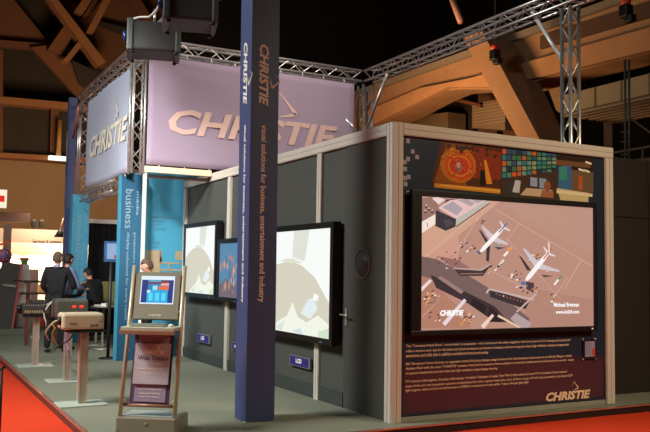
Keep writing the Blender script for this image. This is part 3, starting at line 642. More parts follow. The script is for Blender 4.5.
MB().box((-.235, -.13, .04), (-.21, .13, .24), None, .01).build('front_grille', mat('dim_brown_plastic', (92, 76, 70), .5), d, True)
for x in (.02, .12): MB().ell((x, -.17, .18), (.03, .008, .018), 12).build('status_light', glow('red_lamp', (255, 40, 30), 1.6), d, True)
for sx in (-.2, .2): MB().lathe([(.02, 0), (.02, .02)], (sx, -.1, -.002), 10).build('foot', blackp, d, True)
d = thing('projector', 'dark projector with silver vent on the farthest pedestal, left of the suited man', 'projector', (-2.66, 6.4, .802))
MB().box((-.2, -.17, .012), (.22, .17, .19), None, .03).build('body', mat('charcoal_plastic', (52, 50, 48), .5), d, True)
mb = MB()
for i in range(9): mb.box((-.16+i*.035, -.175, .05), (-.14+i*.035, -.168, .09))
mb.build('vent', mat('silver_vent', (190, 170, 130), .3, .4), d, True)
MB().lathe([(.07, 0), (.075, .05), (.05, .06)], (-.2, -.02, .1), 16, Matrix.Rotation(-pi/2, 3, 'Y')).build('lens', mat('lens_black', (20, 20, 26), .1), d, True)
MB().box((-.05, .02, .19), (.2, .15, .25), None, .01).build('top_module', mat('charcoal_plastic', (52, 50, 48), .5), d, True)
def cable(label, pts, r, m):
    # smooth the path
    P = [Vector(p) for p in pts]; out = []
    for i in range(len(P)-1):
        p0 = P[max(i-1, 0)]; p1 = P[i]; p2 = P[i+1]; p3 = P[min(i+2, len(P)-1)]
        for s_ in range(6):
            t = s_/6; out.append(.5*((2*p1)+(p2-p0)*t+(2*p0-5*p1+4*p2-p3)*t*t+(3*p1-p0-3*p2+p3)*t**3))
    out.append(P[-1]); MB().tube(out, r, 6).build('cable', m, None, **kw(label, 'cable'))
cable('black cable looping left from the dark grey projector', [ony(58, 292, 4.5), ony(50, 296, 4.4), ony(44, 308, 4.3), ony(50, 320, 4.3), ony(56, 317, 4.4)], .014, blackp)
cable('pale cable looping left from the beige projector', [ony(62, 320, 2.4), ony(54, 322, 2.4), ony(46, 332, 2.5), ony(49, 340, 2.6)], .009, beige)
cable('black cable hanging below the beige projector shelf', [ony(74, 333, 2.6), ony(69, 340, 2.65), ony(61, 345, 2.7), ony(55, 350, 2.8)], .009, blackp)
cable('white cable bundle beside the farthest projector', [ony(44, 306, 6.25), ony(55, 300, 5.9), ony(48, 306, 5.9), ony(44, 314, 5.9), ony(46, 322, 5.9), ony(46, 326, 6.0)], .008, white)
cable('yellow cable tangle under the dark grey projector', [(-2.62, 4.36, .845), (-2.72, 4.3, .8), ony(55, 328, 4.2), ony(52, 333, 4.2), ony(54, 340, 4.2), ony(57, 345, 4.2)], .009, mat('yellow_plastic', (150, 110, 40), .5))
cable('lilac cable running down to the floor behind the nearest pedestal', [ony(66, 333, 4.2), ony(67, 345, 4.2), ony(69, 352, 4.0), onz(70, 368, .02)], .012, mat('lilac_plastic', (150, 120, 170), .5))

# ---------------------------------------------------------------- people
def skin_shape(nodes, edges, root, sub=1):
    names = list(nodes); me = bpy.data.meshes.new('sk'); me.from_pydata([tuple(nodes[n][0]) for n in names], [(names.index(a), names.index(b)) for a, b in edges], [])
    o = bpy.data.objects.new('sk', me); COL.objects.link(o); o.modifiers.new('s', 'SKIN'); 
    m2 = o.modifiers.new('u', 'SUBSURF'); m2.levels = sub; m2.render_levels = sub
    for i, n in enumerate(names):
        d_ = me.skin_vertices[0].data[i]; r = nodes[n][1]; d_.radius = (r, r) if not isinstance(r, tuple) else r; d_.use_root = (n == root)
    bpy.context.view_layer.update(); dg = bpy.context.evaluated_depsgraph_get(); e = bpy.data.meshes.new_from_object(o.evaluated_get(dg))
    vs = [v.co.copy() for v in e.vertices]; fs = [list(p.vertices) for p in e.polygons]
    bpy.data.objects.remove(o); bpy.data.meshes.remove(me); bpy.data.meshes.remove(e); return vs, fs
def hand(nodes, edges, wrist, wname, fwd, side, curl):
    """five fingers rooted in the palm; fwd = finger direction, side = thumb side"""
    fwd = Vector(fwd).normalized(); side = Vector(side).normalized(); nrm = fwd.cross(side).normalized()
    pm = wname+'p'; nodes[pm] = (wrist+fwd*.05, (.028, .02)); edges.append((wname, pm))
    for i, (off, ln) in enumerate(((.03, .07), (.01, .08), (-.01, .075), (-.03, .058))):
        b = wrist+fwd*.085+side*off; a1 = b+fwd*ln*.5+nrm*curl*ln*.25; a2 = a1+fwd*ln*.35+nrm*curl*ln*.6
        for n_, p_, r_ in ((f'{wname}f{i}a', b, .0095), (f'{wname}f{i}b', a1, .0085), (f'{wname}f{i}c', a2, .007)): nodes[n_] = (p_, r_)
        edges += [(pm, f'{wname}f{i}a'), (f'{wname}f{i}a', f'{wname}f{i}b'), (f'{wname}f{i}b', f'{wname}f{i}c')]
    t1 = wrist+fwd*.045+side*.045; t2 = t1+fwd*.04+side*.015+nrm*curl*.02
    nodes[wname+'t1'] = (t1, .011); nodes[wname+'t2'] = (t2, .009); edges += [(pm, wname+'t1'), (wname+'t1', wname+'t2')]
def person(label, loc, rz, J, hairc, topc, botc, head_turn=0, head_tilt=0, H=1.0, collar=None, tie=None):
    """J: joint positions in metres; person faces +Y"""
    o = thing('person', label, 'person', loc, rz)
    base = dict(pel=(0, 0, .96), spi=(0, .0, 1.12), che=(0, .01, 1.32), nk=(0, .0, 1.49), hd=(0, .015, 1.58),
        shL=(-.18, 0, 1.43), elL=(-.23, -.02, 1.14), wrL=(-.22, .1, .9), shR=(.18, 0, 1.43), elR=(.23, -.02, 1.14), wrR=(.22, .1, .9),
        hpL=(-.09, 0, .92), knL=(-.11, .02, .5), anL=(-.12, -.02, .09), hpR=(.09, 0, .92), knR=(.11, .02, .5), anR=(.12, -.02, .09))
    base.update(J); P = {k_: Vector(v)*H for k_, v in base.items()}
    rad = dict(pel=(.15, .11), spi=(.15, .105), che=(.175, .12), nk=.055, hd=.055, shL=.06, elL=.043, wrL=.028, shR=.06, elR=.043, wrR=.028, hpL=.085, knL=.058, anL=.04, hpR=.085, knR=.058, anR=.04)
    E_ = [('pel', 'spi'), ('spi', 'che'), ('che', 'nk'), ('nk', 'hd'), ('che', 'shL'), ('shL', 'elL'), ('elL', 'wrL'), ('che', 'shR'), ('shR', 'elR'), ('elR', 'wrR'), ('pel', 'hpL'), ('hpL', 'knL'), ('knL', 'anL'), ('pel', 'hpR'), ('hpR', 'knR'), ('knR', 'anR')]
    nodes = {n: (P[n], rad[n] if not isinstance(rad[n], tuple) else tuple(r*.6 for r in rad[n])) for n in P if n in rad}
    for n in ('hpL', 'hpR'): nodes[n] = (nodes[n][0], .07); edges = list(E_)
    for s_, sx in (('L', 1), ('R', -1)):
        f = (P['wr'+s_]-P['el'+s_]).normalized(); sd = Vector((sx, 0, 0)); sd = (sd-f*sd.dot(f)).normalized(); hand(nodes, edges, P['wr'+s_], 'wr'+s_, f, sd, -.6*sx)
    vs, fs = skin_shape(nodes, edges, 'pel')
    mb = MB(); mb.add(vs, fs, None, True)
    # head: skull, jaw, nose, brow, ears, lips, eye balls in sockets
    hc = P['hd']+Vector((0, .02, .06)); HR = Matrix.Rotation(head_turn, 3, 'Z') @ Matrix.Rotation(head_tilt, 3, 'X')
    bm = bmesh.new(); bmesh.ops.create_uvsphere(bm, u_segments=24, v_segments=18, radius=1)
    for v in bm.verts:
        x, y, z = v.co; w = .078*(1-.22*max(0, -z)); dd = .097; v.co = Vector((x*w, y*dd*(1-.12*max(0, -z)), z*.122))
        if y > .2:
            ex = abs(abs(x)-.38); v.co.y -= .012*max(0, 1-ex/.22)*max(0, 1-abs(z-.05)/.16)
            v.co.y += .022*max(0, 1-abs(x)/.16)*max(0, 1-abs(z+.18)/.24)
            v.co.y += .006*max(0, 1-abs(x)/.3)*max(0, 1-abs(z+.5)/.08)+.008*max(0, 1-abs(x)/.3)*max(0, 1-abs(z+.85)/.15)
    for v in bm.verts: v.co = HR @ v.co + hc
    mb.bm(bm, None, None, True)
    for s_ in (-1, 1): mb.ell(hc+HR @ Vector((s_*.078, -.005, -.005)), (.012, .022, .033), 10, HR)
    mb.build('body', skin, o, True)
    m_ = MB()
    for s_ in (-1, 1): m_.ell(hc+HR @ Vector((s_*.03, .078, .008)), (.013, .01, .009), 8, HR)
    m_.box((0, 0, 0), (.0001, .0001, .0001)); m_.build('eyes', mat('eye_white', (190, 180, 170), .2), o, True)
    m_ = MB(); m_.ell(hc+HR @ Vector((0, .083, -.062)), (.024, .008, .006), 8, HR); m_.build('lips', mat('lip', (170, 90, 84), .5), o, True)
    # hair cap
    bm = bmesh.new(); bmesh.ops.create_uvsphere(bm, u_segments=24, v_segments=18, radius=1)
    bmesh.ops.delete(bm, geom=[v for v in bm.verts if (v.co.z < .25 and v.co.y > .25) or v.co.z < -.55 or (v.co.y > .0 and v.co.z < -.1)], context='VERTS')
    for v in bm.verts: x, y, z = v.co; r_ = 1+.03*sin(x*19)*cos(y*17); v.co = HR @ Vector((x*.087*r_, y*.107*r_-.004, z*.133*r_)) + hc
    ho = MB().bm(bm, None, None, True).build('hair', mat('hair_'+hairc[0], hairc[1], .7, 0, .3, 60), o, True); sm = ho.modifiers.new('t', 'SOLIDIFY'); sm.thickness = .012
    # jacket / shirt
    g = .02
    jn = {n: (P[n], tuple(r+g for r in rad[n]) if isinstance(rad[n], tuple) else rad[n]+g) for n in ('spi', 'che', 'shL', 'elL', 'shR', 'elR')}
    jn['pel'] = (P['pel']+Vector((0, 0, -.02)), (.155, .125)); jn['hem'] = (P['pel']+Vector((0, 0, -.13)), (.165, .14)); jn['cn'] = (P['nk']-Vector((0, 0, .03)), .074)
    for s_ in 'LR': jn['cu'+s_] = (P['el'+s_]+(P['wr'+s_]-P['el'+s_])*.9, .04)
    je = [('hem', 'pel'), ('pel', 'spi'), ('spi', 'che'), ('che', 'cn'), ('che', 'shL'), ('shL', 'elL'), ('elL', 'cuL'), ('che', 'shR'), ('shR', 'elR'), ('elR', 'cuR')]
    vs, fs = skin_shape(jn, je, 'spi'); jk = MB().add(vs, fs, None, True).build('jacket' if collar else 'shirt', topc, o, True)
    if collar: MB().lathe([(.066, 0), (.06, .05), (.056, .05), (.056, 0)], P['nk']-Vector((0, 0, .01)), 18).build('collar', collar, o, True)
    tn = {n: (P[n], (.14, .115) if n == 'pel' else rad[n]+.018) for n in ('pel', 'hpL', 'knL', 'hpR', 'knR')}
    for s_ in 'LR': tn['an'+s_] = (P['an'+s_]-Vector((0, 0, .02)), .062)
    vs, fs = skin_shape(tn, [('pel', 'hpL'), ('hpL', 'knL'), ('knL', 'anL'), ('pel', 'hpR'), ('hpR', 'knR'), ('knR', 'anR')], 'pel'); MB().add(vs, fs, None, True).build('trousers', botc, o, True)
    for s_ in 'LR':
        a = P['an'+s_]; b_ = Vector((a.x, a.y, a.z-.09+.035))
        vs, fs = skin_shape({'a': (b_+Vector((0, -.04, .005)), (.042, .038)), 'b': (b_+Vector((0, .07, 0)), (.045, .034)), 'c': (b_+Vector((0, .17, -.008)), (.036, .024))}, [('a', 'b'), ('b', 'c')], 'a', 2)
        MB().add([Vector((v.x, v.y, max(v.z, 0.001 if a.z < .3 else v.z))) for v in vs], fs, None, True).build('shoe', mat('black_leather', (12, 12, 13), .3), o, True)
    return o
person('standing person in a black suit with short grey-brown hair, seen from behind', (-2.0, 8.3, 0), radians(-28),
    dict(elR=(.30, .05, 1.14), wrR=(.2, .26, 1.12), elL=(-.24, .0, 1.13), wrL=(-.12, .22, 1.0), anL=(-.11, -.06, .09), anR=(.15, .05, .09)), ('grey', (92, 76, 62)), suit, suit, radians(-25), 0, 1.065, mat('collar_blue', (170, 180, 214), .7))
person('person with dark hair and light blue shirt holding a handset beside the black suited one', (-1.72, 8.85, 0), radians(-70),
    dict(elL=(-.24, .05, 1.15), wrL=(-.1, .32, 1.2), elR=(.22, .1, 1.14), wrR=(.08, .33, 1.1)), ('dark', (38, 28, 26)), mat('blue_shirt', (128, 140, 176), .8), mat('dark_trousers', (30, 28, 36), .8), radians(10), radians(-6), 1.05)
ph = ony(77, 282, 8.5); 
person('standing person with short brown hair in a dark jacket behind the web kiosk', (ony(149, 262, 6.0).x, 6.0, 0), radians(70), {}, ('brown', (84, 62, 50)), mat('dark_jacket', (28, 30, 44), .8), suit, 0, radians(-14), .99, white)
# seated person on stool in black at the far table
person('seated person in black clothes leaning over papers before the black backdrop', (-.98, 9.5, .12), radians(35),
    dict(pel=(0, 0, .72), spi=(0, .05, .88), che=(0, .14, 1.06), nk=(0, .2, 1.2), hd=(0, .25, 1.27), shL=(-.18, .14, 1.16), shR=(.18, .14, 1.16), elL=(-.24, .25, .92), elR=(.24, .25, .92), wrL=(-.12, .45, .88), wrR=(.12, .45, .88),
         hpL=(-.09, 0, .68), hpR=(.09, 0, .68), knL=(-.14, .42, .62), knR=(.14, .42, .62), anL=(-.14, .36, .2), anR=(.14, .36, .2)), ('black', (22, 18, 18)), suit, suit, 0, radians(-25), 1.0)
st = thing('bar_stool', 'bar stool under the seated person in black', 'stool', (-.98, 9.5, 0))
MB().lathe([(.17, 0), (.18, .03), (.16, .05)], (0, 0, .64), 20).build('seat', blackp, st, True)
MB().tube([(0, 0, .02), (0, 0, .64)], .025).build('stem', chrome, st, True); MB().lathe([(.2, 0), (.19, .02), (.03, .03)], (0, 0, 0), 20).build('base', chrome, st, True)

# ---------------------------------------------------------------- items around the far platform
bb = thing('black_backdrop', 'black curtained partition with white top between the teal columns', 'partition', (-.3, 12, 0))
mb = MB(); vs = []
for i in range(41):
    x = -.66+i*.035; y = 12+.03*sin(i*1.9)
    vs += [Vector((x, y, 0)), Vector((x, y, 2.62))]
mb.add(vs, [[2*i, 2*i+2, 2*i+3, 2*i+1] for i in range(40)], None, True); ob = mb.build('curtain', mat('black_curtain', (12, 11, 12), .95), bb); sm = ob.modifiers.new('t', 'SOLIDIFY'); sm.thickness = .02
MB().box((-.68, 11.93, 2.62), (.8, 12.1, 2.72)).build('top_board', white, bb)
MB().box((-.76, 11.95, 0), (-.69, 12.02, 2.7)).build('side_post', mat('pale_blue_post', (170, 196, 206), .5), bb)
sm_ = thing('wall_monitor', 'small teal framed monitor showing a pale page, beside the near teal column', 'monitor', (-1.3, 7.0, 1.7))
a = ony(105, 241, 7); b = ony(118.5, 262, 7)
MB().box((a.x, 7.0, b.z), (b.x+.03, 7.06, a.z), None, .006).build('bezel', mat('blue_bezel', (40, 84, 130), .5), sm_)
w_ = b.x-a.x
MB().box((a.x+w_*.16, 6.995, b.z+.05), (b.x-w_*.12, 7.0, a.z-.04)).build('screen', glow('monitor_page', (150, 176, 216), .9), sm_)
MB().box((b.x-w_*.32, 6.992, b.z+.06), (b.x-w_*.14, 6.995, b.z+.12)).build('red_mark', glow('monitor_red', (200, 60, 50), .8), sm_)
MB().tube([((a.x+b.x)/2, 7.03, b.z), ((a.x+b.x)/2, 7.03, 0)], .03).build('stand_pole', blackm, sm_)
MB().lathe([(.16, 0), (.15, .02), (.03, .03)], ((a.x+b.x)/2, 7.03, 0), 18).build('stand_base', blackm, sm_)
# green-yellow armchair
ch = thing('lounge_chair', 'olive yellow chair with thin metal legs right of the seated person', 'chair', (-.55, 10.4, 0))
MB().box((-.28, -.25, .72), (.3, .25, .8), None, .03).build('seat', mat('olive_fabric', (120, 112, 60), .8), ch, True)
MB().box((-.28, .2, .8), (.3, .27, 1.28), None, .03).build('backrest', mat('olive_fabric', (120, 112, 60), .8), ch, True)
for sx in (-.24, .26):
    for sy in (-.2, .2): MB().tube([(sx, sy, .73), (sx*1.1, sy*1.15, 0)], .013, 6).build('leg', mat('copper_leg', (170, 110, 86), .3, .5), ch, True)
tb = thing('round_table', 'small high table with white papers at the seated person', 'table', (-1.02, 8.75, 0))
MB().lathe([(.24, 0), (.25, .01), (.25, .025), (.24, .03)], (0, 0, .80), 28).build('tabletop', mat('grey_top', (110, 110, 104), .4), tb, True)
MB().tube([(0, 0, .02), (0, 0, .8)], .022).build('stem', chrome, tb, True); MB().lathe([(.2, 0), (.19, .02), (.03, .03)], (0, 0, 0), 20).build('base', chrome, tb, True)
for i, (x, y, r_, s) in enumerate(((-.1, -.03, .4, 'leaning left'), (.08, .05, -.3, 'at the right'), (-.0, -.12, 1.0, 'nearest'))):
    m_ = MB(); m_.box((-.07, -.05, 0), (.07, .05, .03+.015*i), Matrix.Translation((-1.02+x, 8.75+y, .831)) @ Matrix.Rotation(r_, 4, 'Z'))
    m_.build('paper_stack', white, None, **kw('white paper stack on the small high table, '+s, 'paper'))
# lectern left edge
lc = thing('lectern', 'dark grey sloping lectern with red edge at the left picture edge', 'lectern', (-2.2, 12.6, 0))
def PX(x, y, Y=12.6): v = ony(x, y, Y); return Vector((v.x, Y, v.z))
MB().prism([PX(-8, 332), PX(11, 330), PX(21, 264), PX(5, 262), PX(-8, 300)], (0, .5, 0)).build('body', mat('lectern_grey', (74, 74, 70), .6), lc)
MB().prism([PX(11, 330, 12.58), PX(13, 330, 12.58), PX(23, 264, 12.58), PX(21, 264, 12.58)], (0, .5, 0)).build('edge_strip', mat('red_strip', (190, 90, 80), .5), lc)
MB().prism([PX(3, 284, 12.57), PX(16, 285, 12.57), PX(16, 287.5, 12.57), PX(3, 286, 12.57)], (0, .03, 0)).build('handle', chrome, lc)
MB().box((PX(-8, 330).x, 12.5, 0), (PX(26, 330).x, 13.2, .14), None, .01).build('plinth', mat('plinth_grey', (110, 112, 98), .7), lc)
ws = thing('display_plinth', 'tall white tapering plinth carrying a green vase', 'plinth', (-1.5, 13.6, 0))
a = ony(24, 268, 13.6); 
MB().lathe([(.26, 0), (.12, 1.63), (.11, a.z-.02)], (a.x, 13.6, 0), 24).build('cone', white, ws)
vz = thing('vase', 'green vase with orange rim on the white tapering plinth', 'vase', (a.x, 13.6, a.z-.018))
MB().lathe([(.07, 0), (.075, .1), (.07, .16), (.105, .22)], (0, 0, 0), 20).build('vessel', mat('green_glaze', (80, 130, 60), .4), vz, True)
MB().lathe([(.106, .22), (.12, .26), (.115, .27), (.1, .25)], (0, 0, 0), 20).build('rim', mat('orange_glaze', (220, 100, 50), .4), vz, True)
pk = ony(27, 269, 14.4); pk2 = ony(37, 320, 14.4)
MB().box((pk.x, 14.4, 0), (pk2.x, 14.8, pk.z), None, .01).build('counter_box', mat('pink_board', (214, 170, 156), .6), None, **kw('pale pink box counter right of the white plinth', 'counter'))
g = ony(4, 256, 12.9)
gl = thing('globe', 'blue and red globe above the lectern at the left edge', 'globe', (g.x, 12.9, 0))
MB().ell((0, 0, g.z), (.17, .17, .17), 22).build('ball', mat('globe_blue', (110, 100, 150), .4), gl, True)
mb = MB()
for i in range(7):
    t_ = i*.9; mb.ell((.1*cos(t_), -.125, g.z+.1*sin(t_)), (.045, .02, .035), 10)
mb.build('land_patches', mat('globe_orange', (214, 90, 50), .5), gl, True)
MB().tube([(0, .0, 0), (0, 0, g.z-.16)], .02).build('stand_pole', mat('violet_pole', (70, 60, 110), .5), gl, True)
MB().bar(ony(-6, 247, 13.2), ony(10, 241, 13.2), .05, .05).build('support_arm', mat('orange_arm', (220, 110, 60), .5), gl)
bt = thing('high_counter_frame', 'thin dark bar counter frame left of the black suited man', 'counter', (-2.35, 9.9, 0))
a = ony(27, 281.5, 9.9); b = ony(45, 281.5, 9.9); e = ony(15, 281.5, 11)
mb = MB(); mb.bar((a.x-.05, 9.9, a.z), (b.x+.3, 9.9, a.z), .07, .05); mb.bar((a.x-.02, 9.9, a.z), (e.x, 11.2, a.z), .04, .03); mb.build('top_bar', mat('dark_frame', (54, 40, 34), .5), bt)
for x in (a.x+.03, b.x+.25): MB().bar((x, 9.9, 0), (x, 9.9, a.z-.02), .07, .07, YP).build('leg', mat('brown_leg', (104, 60, 46), .5), bt)
MB().box((a.x-.1, 9.8, 1.02), (b.x+.3, 10.1, 1.06)).build('shelf', mat('dark_frame', (54, 40, 34), .5), bt)
mb = MB(); mb.box((0, 0, 0), (.3, .2, .16), Matrix.Translation((b.x-.15, 9.85, 1.061)), .01); mb.build('parcel', mat('tan_card', (220, 160, 100), .7), None, **kw('tan box on the dark bar counter shelf beside the black suited man', 'box'))
# small white plug at foot of the farthest pedestal
p_ = onz(36, 338, .02)
MB().box((p_.x-.1, p_.y, .0), (p_.x+.08, p_.y+.1, .06), None, .01).build('power_strip', white, None, **kw('small white power block on the floor near the farthest pedestal', 'power strip'))
# barrier post at left edge
bp_ = thing('barrier_post', 'thin black barrier post on the red carpet at the lower left edge', 'post', (-3.78, .3, -.09))
q_ = ony(2, 368, .3)
MB().tube([(0, 0, .01), (0, 0, q_.z+.09)], .012, 10).build('pole', blackp, bp_, True); MB().tube([(-.12, .05, q_.z+.03), (-.02, 0, q_.z+.075), (.025, 0, q_.z+.1)], .012, 8).build('hook', blackp, bp_, True)
MB().lathe([(.14, 0), (.13, .015), (.02, .02)], (0, 0, 0), 22).build('foot_plate', blackp, bp_, True)
bp_.location.x = q_.x

# ---------------------------------------------------------------- dark partition right of the booth
pw = thing('black_partition', 'tall black partition wall continuing right of the booth front', 'partition', (5, .55, 0))
for i in range(3):
    MB().box((3.335+i*1.25, .5, 0), (3.335+i*1.25+1.24, .58, 2.38)).build('panel', dark, pw); MB().box((3.335+i*1.25, .5, 2.39), (3.335+i*1.25+1.24, .58, 3.2)).build('panel', dark, pw)

# ---------------------------------------------------------------- white lit stand at the far left
fb = thing('lit_stand', 'brightly lit white exhibition stand at the far left beneath the brown wall', 'booth', (0, 28, 0))
fm = mat('cream_wall', (250, 236, 212), .7, 0, .03)
MB().box((-4, 29.2, 0), (6, 29.3, 2.75)).build('rear_wall', fm, fb); MB().box((-4, 28, 2.55), (6, 28.15, 3.12)).build('fascia', mat('peach_fascia', (246, 214, 184), .7), fb)
MB().box((-4, 26.5, -.08), (6, 29.3, 0)).build('stand_floor', mat('stand_floor', (200, 150, 130), .8), fb)
a = ony(30, 243, 28); b = ony(60, 243, 28)
t = MB(); put_text(t, 'Services & systems', (a.x+.1, 27.995, a.z-.04), XP, ZP, length=1.15, height=.2, bold=.02); t.build('lettering', mat('brown_print', (90, 66, 60), .6), fb)
for i in range(5):
    px = [(-6), 17, 33, 45, 58][i]; pp = ony(px, 240, 28.9)
    l = bpy.data.lights.new('stand_spot', 'SPOT'); l.energy = 230; l.color = (1, .82, .6); l.spot_size = radians(80); l.spot_blend = .4; l.shadow_soft_size = .05
    lo = bpy.data.objects.new('stand_spot', l); COL.objects.link(lo); lo.location = (pp.x, 28.45, 2.28); lo.rotation_euler = (Vector((pp.x, 29.2, 1.2))-lo.location).to_track_quat('-Z', 'Y').to_euler(); lo.parent = None
area('stand_fill', (1, 27, 4.8), (1, 28.5, 1.5), 2.5, 230, (1, .84, .66))  # added fill that pushes the stand to overexposed white
def px_box(name, x0, y0, x1, y1, Y, dp, m, parent=None, **k_):
    a_ = ony(x0, y0, Y); b_ = ony(x1, y1, Y); return MB().box((a_.x, Y, min(a_.z, b_.z)), (b_.x, Y+dp, max(a_.z, b_.z))).build(name, m, parent, **k_)
pa = ony(4.5, 224, 26.1); pb = ony(12, 224, 26.1); MB().box((pa.x, 26.1, -.09), (pb.x, 26.35, pa.z)).build('white_pillar', mat('grey_pillar', (214, 204, 200), .6), None, **kw('pale pillar in front of the lit stand at far left', 'pillar'))
px_box('hanging_board', -20, 211, 30, 223, 26.5, .2, mat('pinkish_board', (170, 142, 124), .7), **kw('long greyish pink board above the lit stand at the left edge', 'board'))
sg = thing('hanging_sign', 'white sign with a red bar hanging at the left picture edge', 'sign', ony(2, 208, 25))
px_box('panel', -8, 189, 6.5, 208, 25, .12, glow('sign_white', (255, 246, 214), .95), sg); px_box('red_bar', -8, 195, 4.5, 202, 24.985, .012, glow('sign_red', (230, 40, 30), 1), sg)
lp = thing('hanging_lamp', 'dark conical spotlight hanging before the lit stand', 'lamp', ony(60, 240, 27.5))
a = ony(60, 230, 27.5); MB().lathe([(.26, -.3), (.08, 0), (.03, .1)], (0, 0, a.z-lp.location.z), 16).build('shade', blackm, lp, True)
MB().tube([(0, 0, a.z-lp.location.z+.1), (.1, 0, a.z-lp.location.z+.5), (.3, .25, a.z-lp.location.z+.2), (.3, .51, a.z-lp.location.z-.2)], .02).build('arm', mat('pale_arm', (200, 170, 130), .5), lp, True)
for i, (x, y, s) in enumerate(((34, 218, 'left of the two'), (42, 215, 'right of the two'))):
    v_ = ony(x, y+6, 28.07); f_ = thing('stage_light', 'dark stage light on top of the lit stand, '+s, 'stage light', (v_.x, 28.07, 3.12))
    MB().box((-.1, 0, .08), (.1, .2, .36), None, .04).build('lamp_body', mat('brown_black', (26, 20, 16), .8), f_, True)
    MB().lathe([(.07, 0), (.09, .05)], (0, .1, .36), 12).build('lamp_hood', mat('pale_hood', (110, 112, 100), .4), f_, True)
    MB().tube([(0, .1, 0), (0, .1, .12)], .03).build('bracket', blackm, f_, True)
fl = thing('flood_lamp', 'small white glowing floodlight on the brown wall edge', 'lamp', ony(59, 158, 40))
MB().box((-.55, 0, -.12), (.5, .35, .12), None, .04).build('lit_glass', glow('flood_white', (255, 255, 240), 1.5), fl, True); MB().tube([(0, .2, .1), (0, .2, 2.2)], .14).build('bracket', mat('warm_bracket', (150, 110, 60), .5), fl, True)

# ---------------------------------------------------------------- hall roof structure, back left
rb = thing('roof_structure', 'brown concrete roof ribs, dark panels and recesses with painted shade above the back left of the hall', 'roof')
def slabp(name, pts, Y, dp, m): return MB().prism([ony(x, y, Y) for x, y in pts], (0, dp, 0)).build(name, m, rb)
rm = mat('roof_rib', (128, 84, 48), .9, 0, .2, .5); rm2 = mat('roof_board', (92, 56, 32), .9, 0, .25, .4); rdk = mat('roof_recess_shade', (44, 34, 26), .95, 0, .3, .6)  # dark boards put the shade of the roof recesses into colour
slabp('dark_panel_recess', [(-60, 97), (130, 108), (130, 160), (-60, 150)], 41.4, .5, rdk)
slabp('rib', [(-60, 91), (120, 107), (120, 114), (-60, 98)], 40.6, .8, rm)
slabp('rib', [(-60, 149), (130, 160), (130, 165), (-60, 154)], 40.4, 1.0, rm)
slabp('rib', [(51, 108), (59, 109), (59, 153), (50, 152)], 40.9, .5, rm2)
slabp('rib', [(-2, 50), (3, 50), (3, 152), (-2, 152)], 40.7, .6, rm2)
slabp('dark_panel_recess', [(-60, 40), (150, 52), (150, 108), (-60, 96)], 43.0, .5, rdk)
slabp('ceiling_board', [(30, -25), (170, -25), (170, 75), (100, 68), (62, 25), (46, 0)], 42.6, .5, rm2)
slabp('ceiling_board', [(-20, -20), (8, -8), (50, 44), (46, 52), (-20, 30)], 42.4, .4, rm2)
slabp('dark_panel_recess', [(-60, -25), (60, -25), (66, 50), (-60, 45)], 43.8, .4, rdk)
slabp('rib', [(-20, 38), (50, 44), (50, 50), (-20, 45)], 41.8, .5, rm2)
slabp('rib', [(44, -8), (52, -8), (106, 62), (98, 66)], 40.0, .8, rm)
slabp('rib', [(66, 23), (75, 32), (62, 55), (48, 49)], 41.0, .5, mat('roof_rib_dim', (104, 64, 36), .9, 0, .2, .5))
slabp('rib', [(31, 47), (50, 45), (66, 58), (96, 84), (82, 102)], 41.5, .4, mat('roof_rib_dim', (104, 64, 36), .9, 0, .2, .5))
slabp('rib', [(81, 38), (85, 42), (69, 62), (62, 62)], 40.2, .6, rm)
slabp('rib', [(74, 12), (84, 13), (100, -8), (92, -14)], 41.0, .6, rm)
slabp('rib', [(84, 15), (90, 16), (106, -6), (100, -10)], 40.8, .6, rm2)
slabp('rib', [(87, 31), (94, 32), (114, -6), (107, -8)], 40.0, .6, rm)
slabp('rib', [(128, -5), (138, -5), (160, 30), (150, 32)], 41.2, .6, rm2)
slabp('dark_panel_recess', [(96, 20), (132, 29), (130, 36), (98, 24)], 42.0, .4, rdk)
slabp('dark_panel_recess', [(72, 60), (98, 72), (96, 92), (80, 84)], 40.5, .3, rdk)

# ---------------------------------------------------------------- hall roof structure, right
bs = thing('concrete_beam', 'huge orange-brown concrete roof beam with a leaning strut behind the booth', 'beam')
BX = 14
def bx(pts, X, dp, name, m, par): return MB().prism([onx(x, y, X) for x, y in pts], (dp, 0, 0)).build(name, m, par)
bx([(330, 101), (420, 69), (517, 34), (700, -32), (700, 40), (650, 53), (585, 69), (544, 79), (515, 88), (491, 90), (465, 89), (448, 90.5), (430, 98), (405, 112), (374, 127), (330, 147)], BX, 1.2, 'beam_body', concrete, bs)
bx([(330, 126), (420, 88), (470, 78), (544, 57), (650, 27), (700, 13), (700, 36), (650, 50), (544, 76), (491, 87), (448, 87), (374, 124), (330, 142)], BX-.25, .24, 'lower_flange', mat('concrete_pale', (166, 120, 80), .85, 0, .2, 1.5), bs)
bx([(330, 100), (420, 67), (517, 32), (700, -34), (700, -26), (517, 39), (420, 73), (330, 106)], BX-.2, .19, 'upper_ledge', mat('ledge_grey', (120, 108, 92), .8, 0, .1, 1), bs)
bx([(540, 36), (700, -14), (700, 2), (540, 49)], BX-.12, .11, 'recess_shade_strip', mat('recess_shade_brown', (78, 52, 38), .9), bs)  # raised dark strip, the shade of a beam recess put into its colour
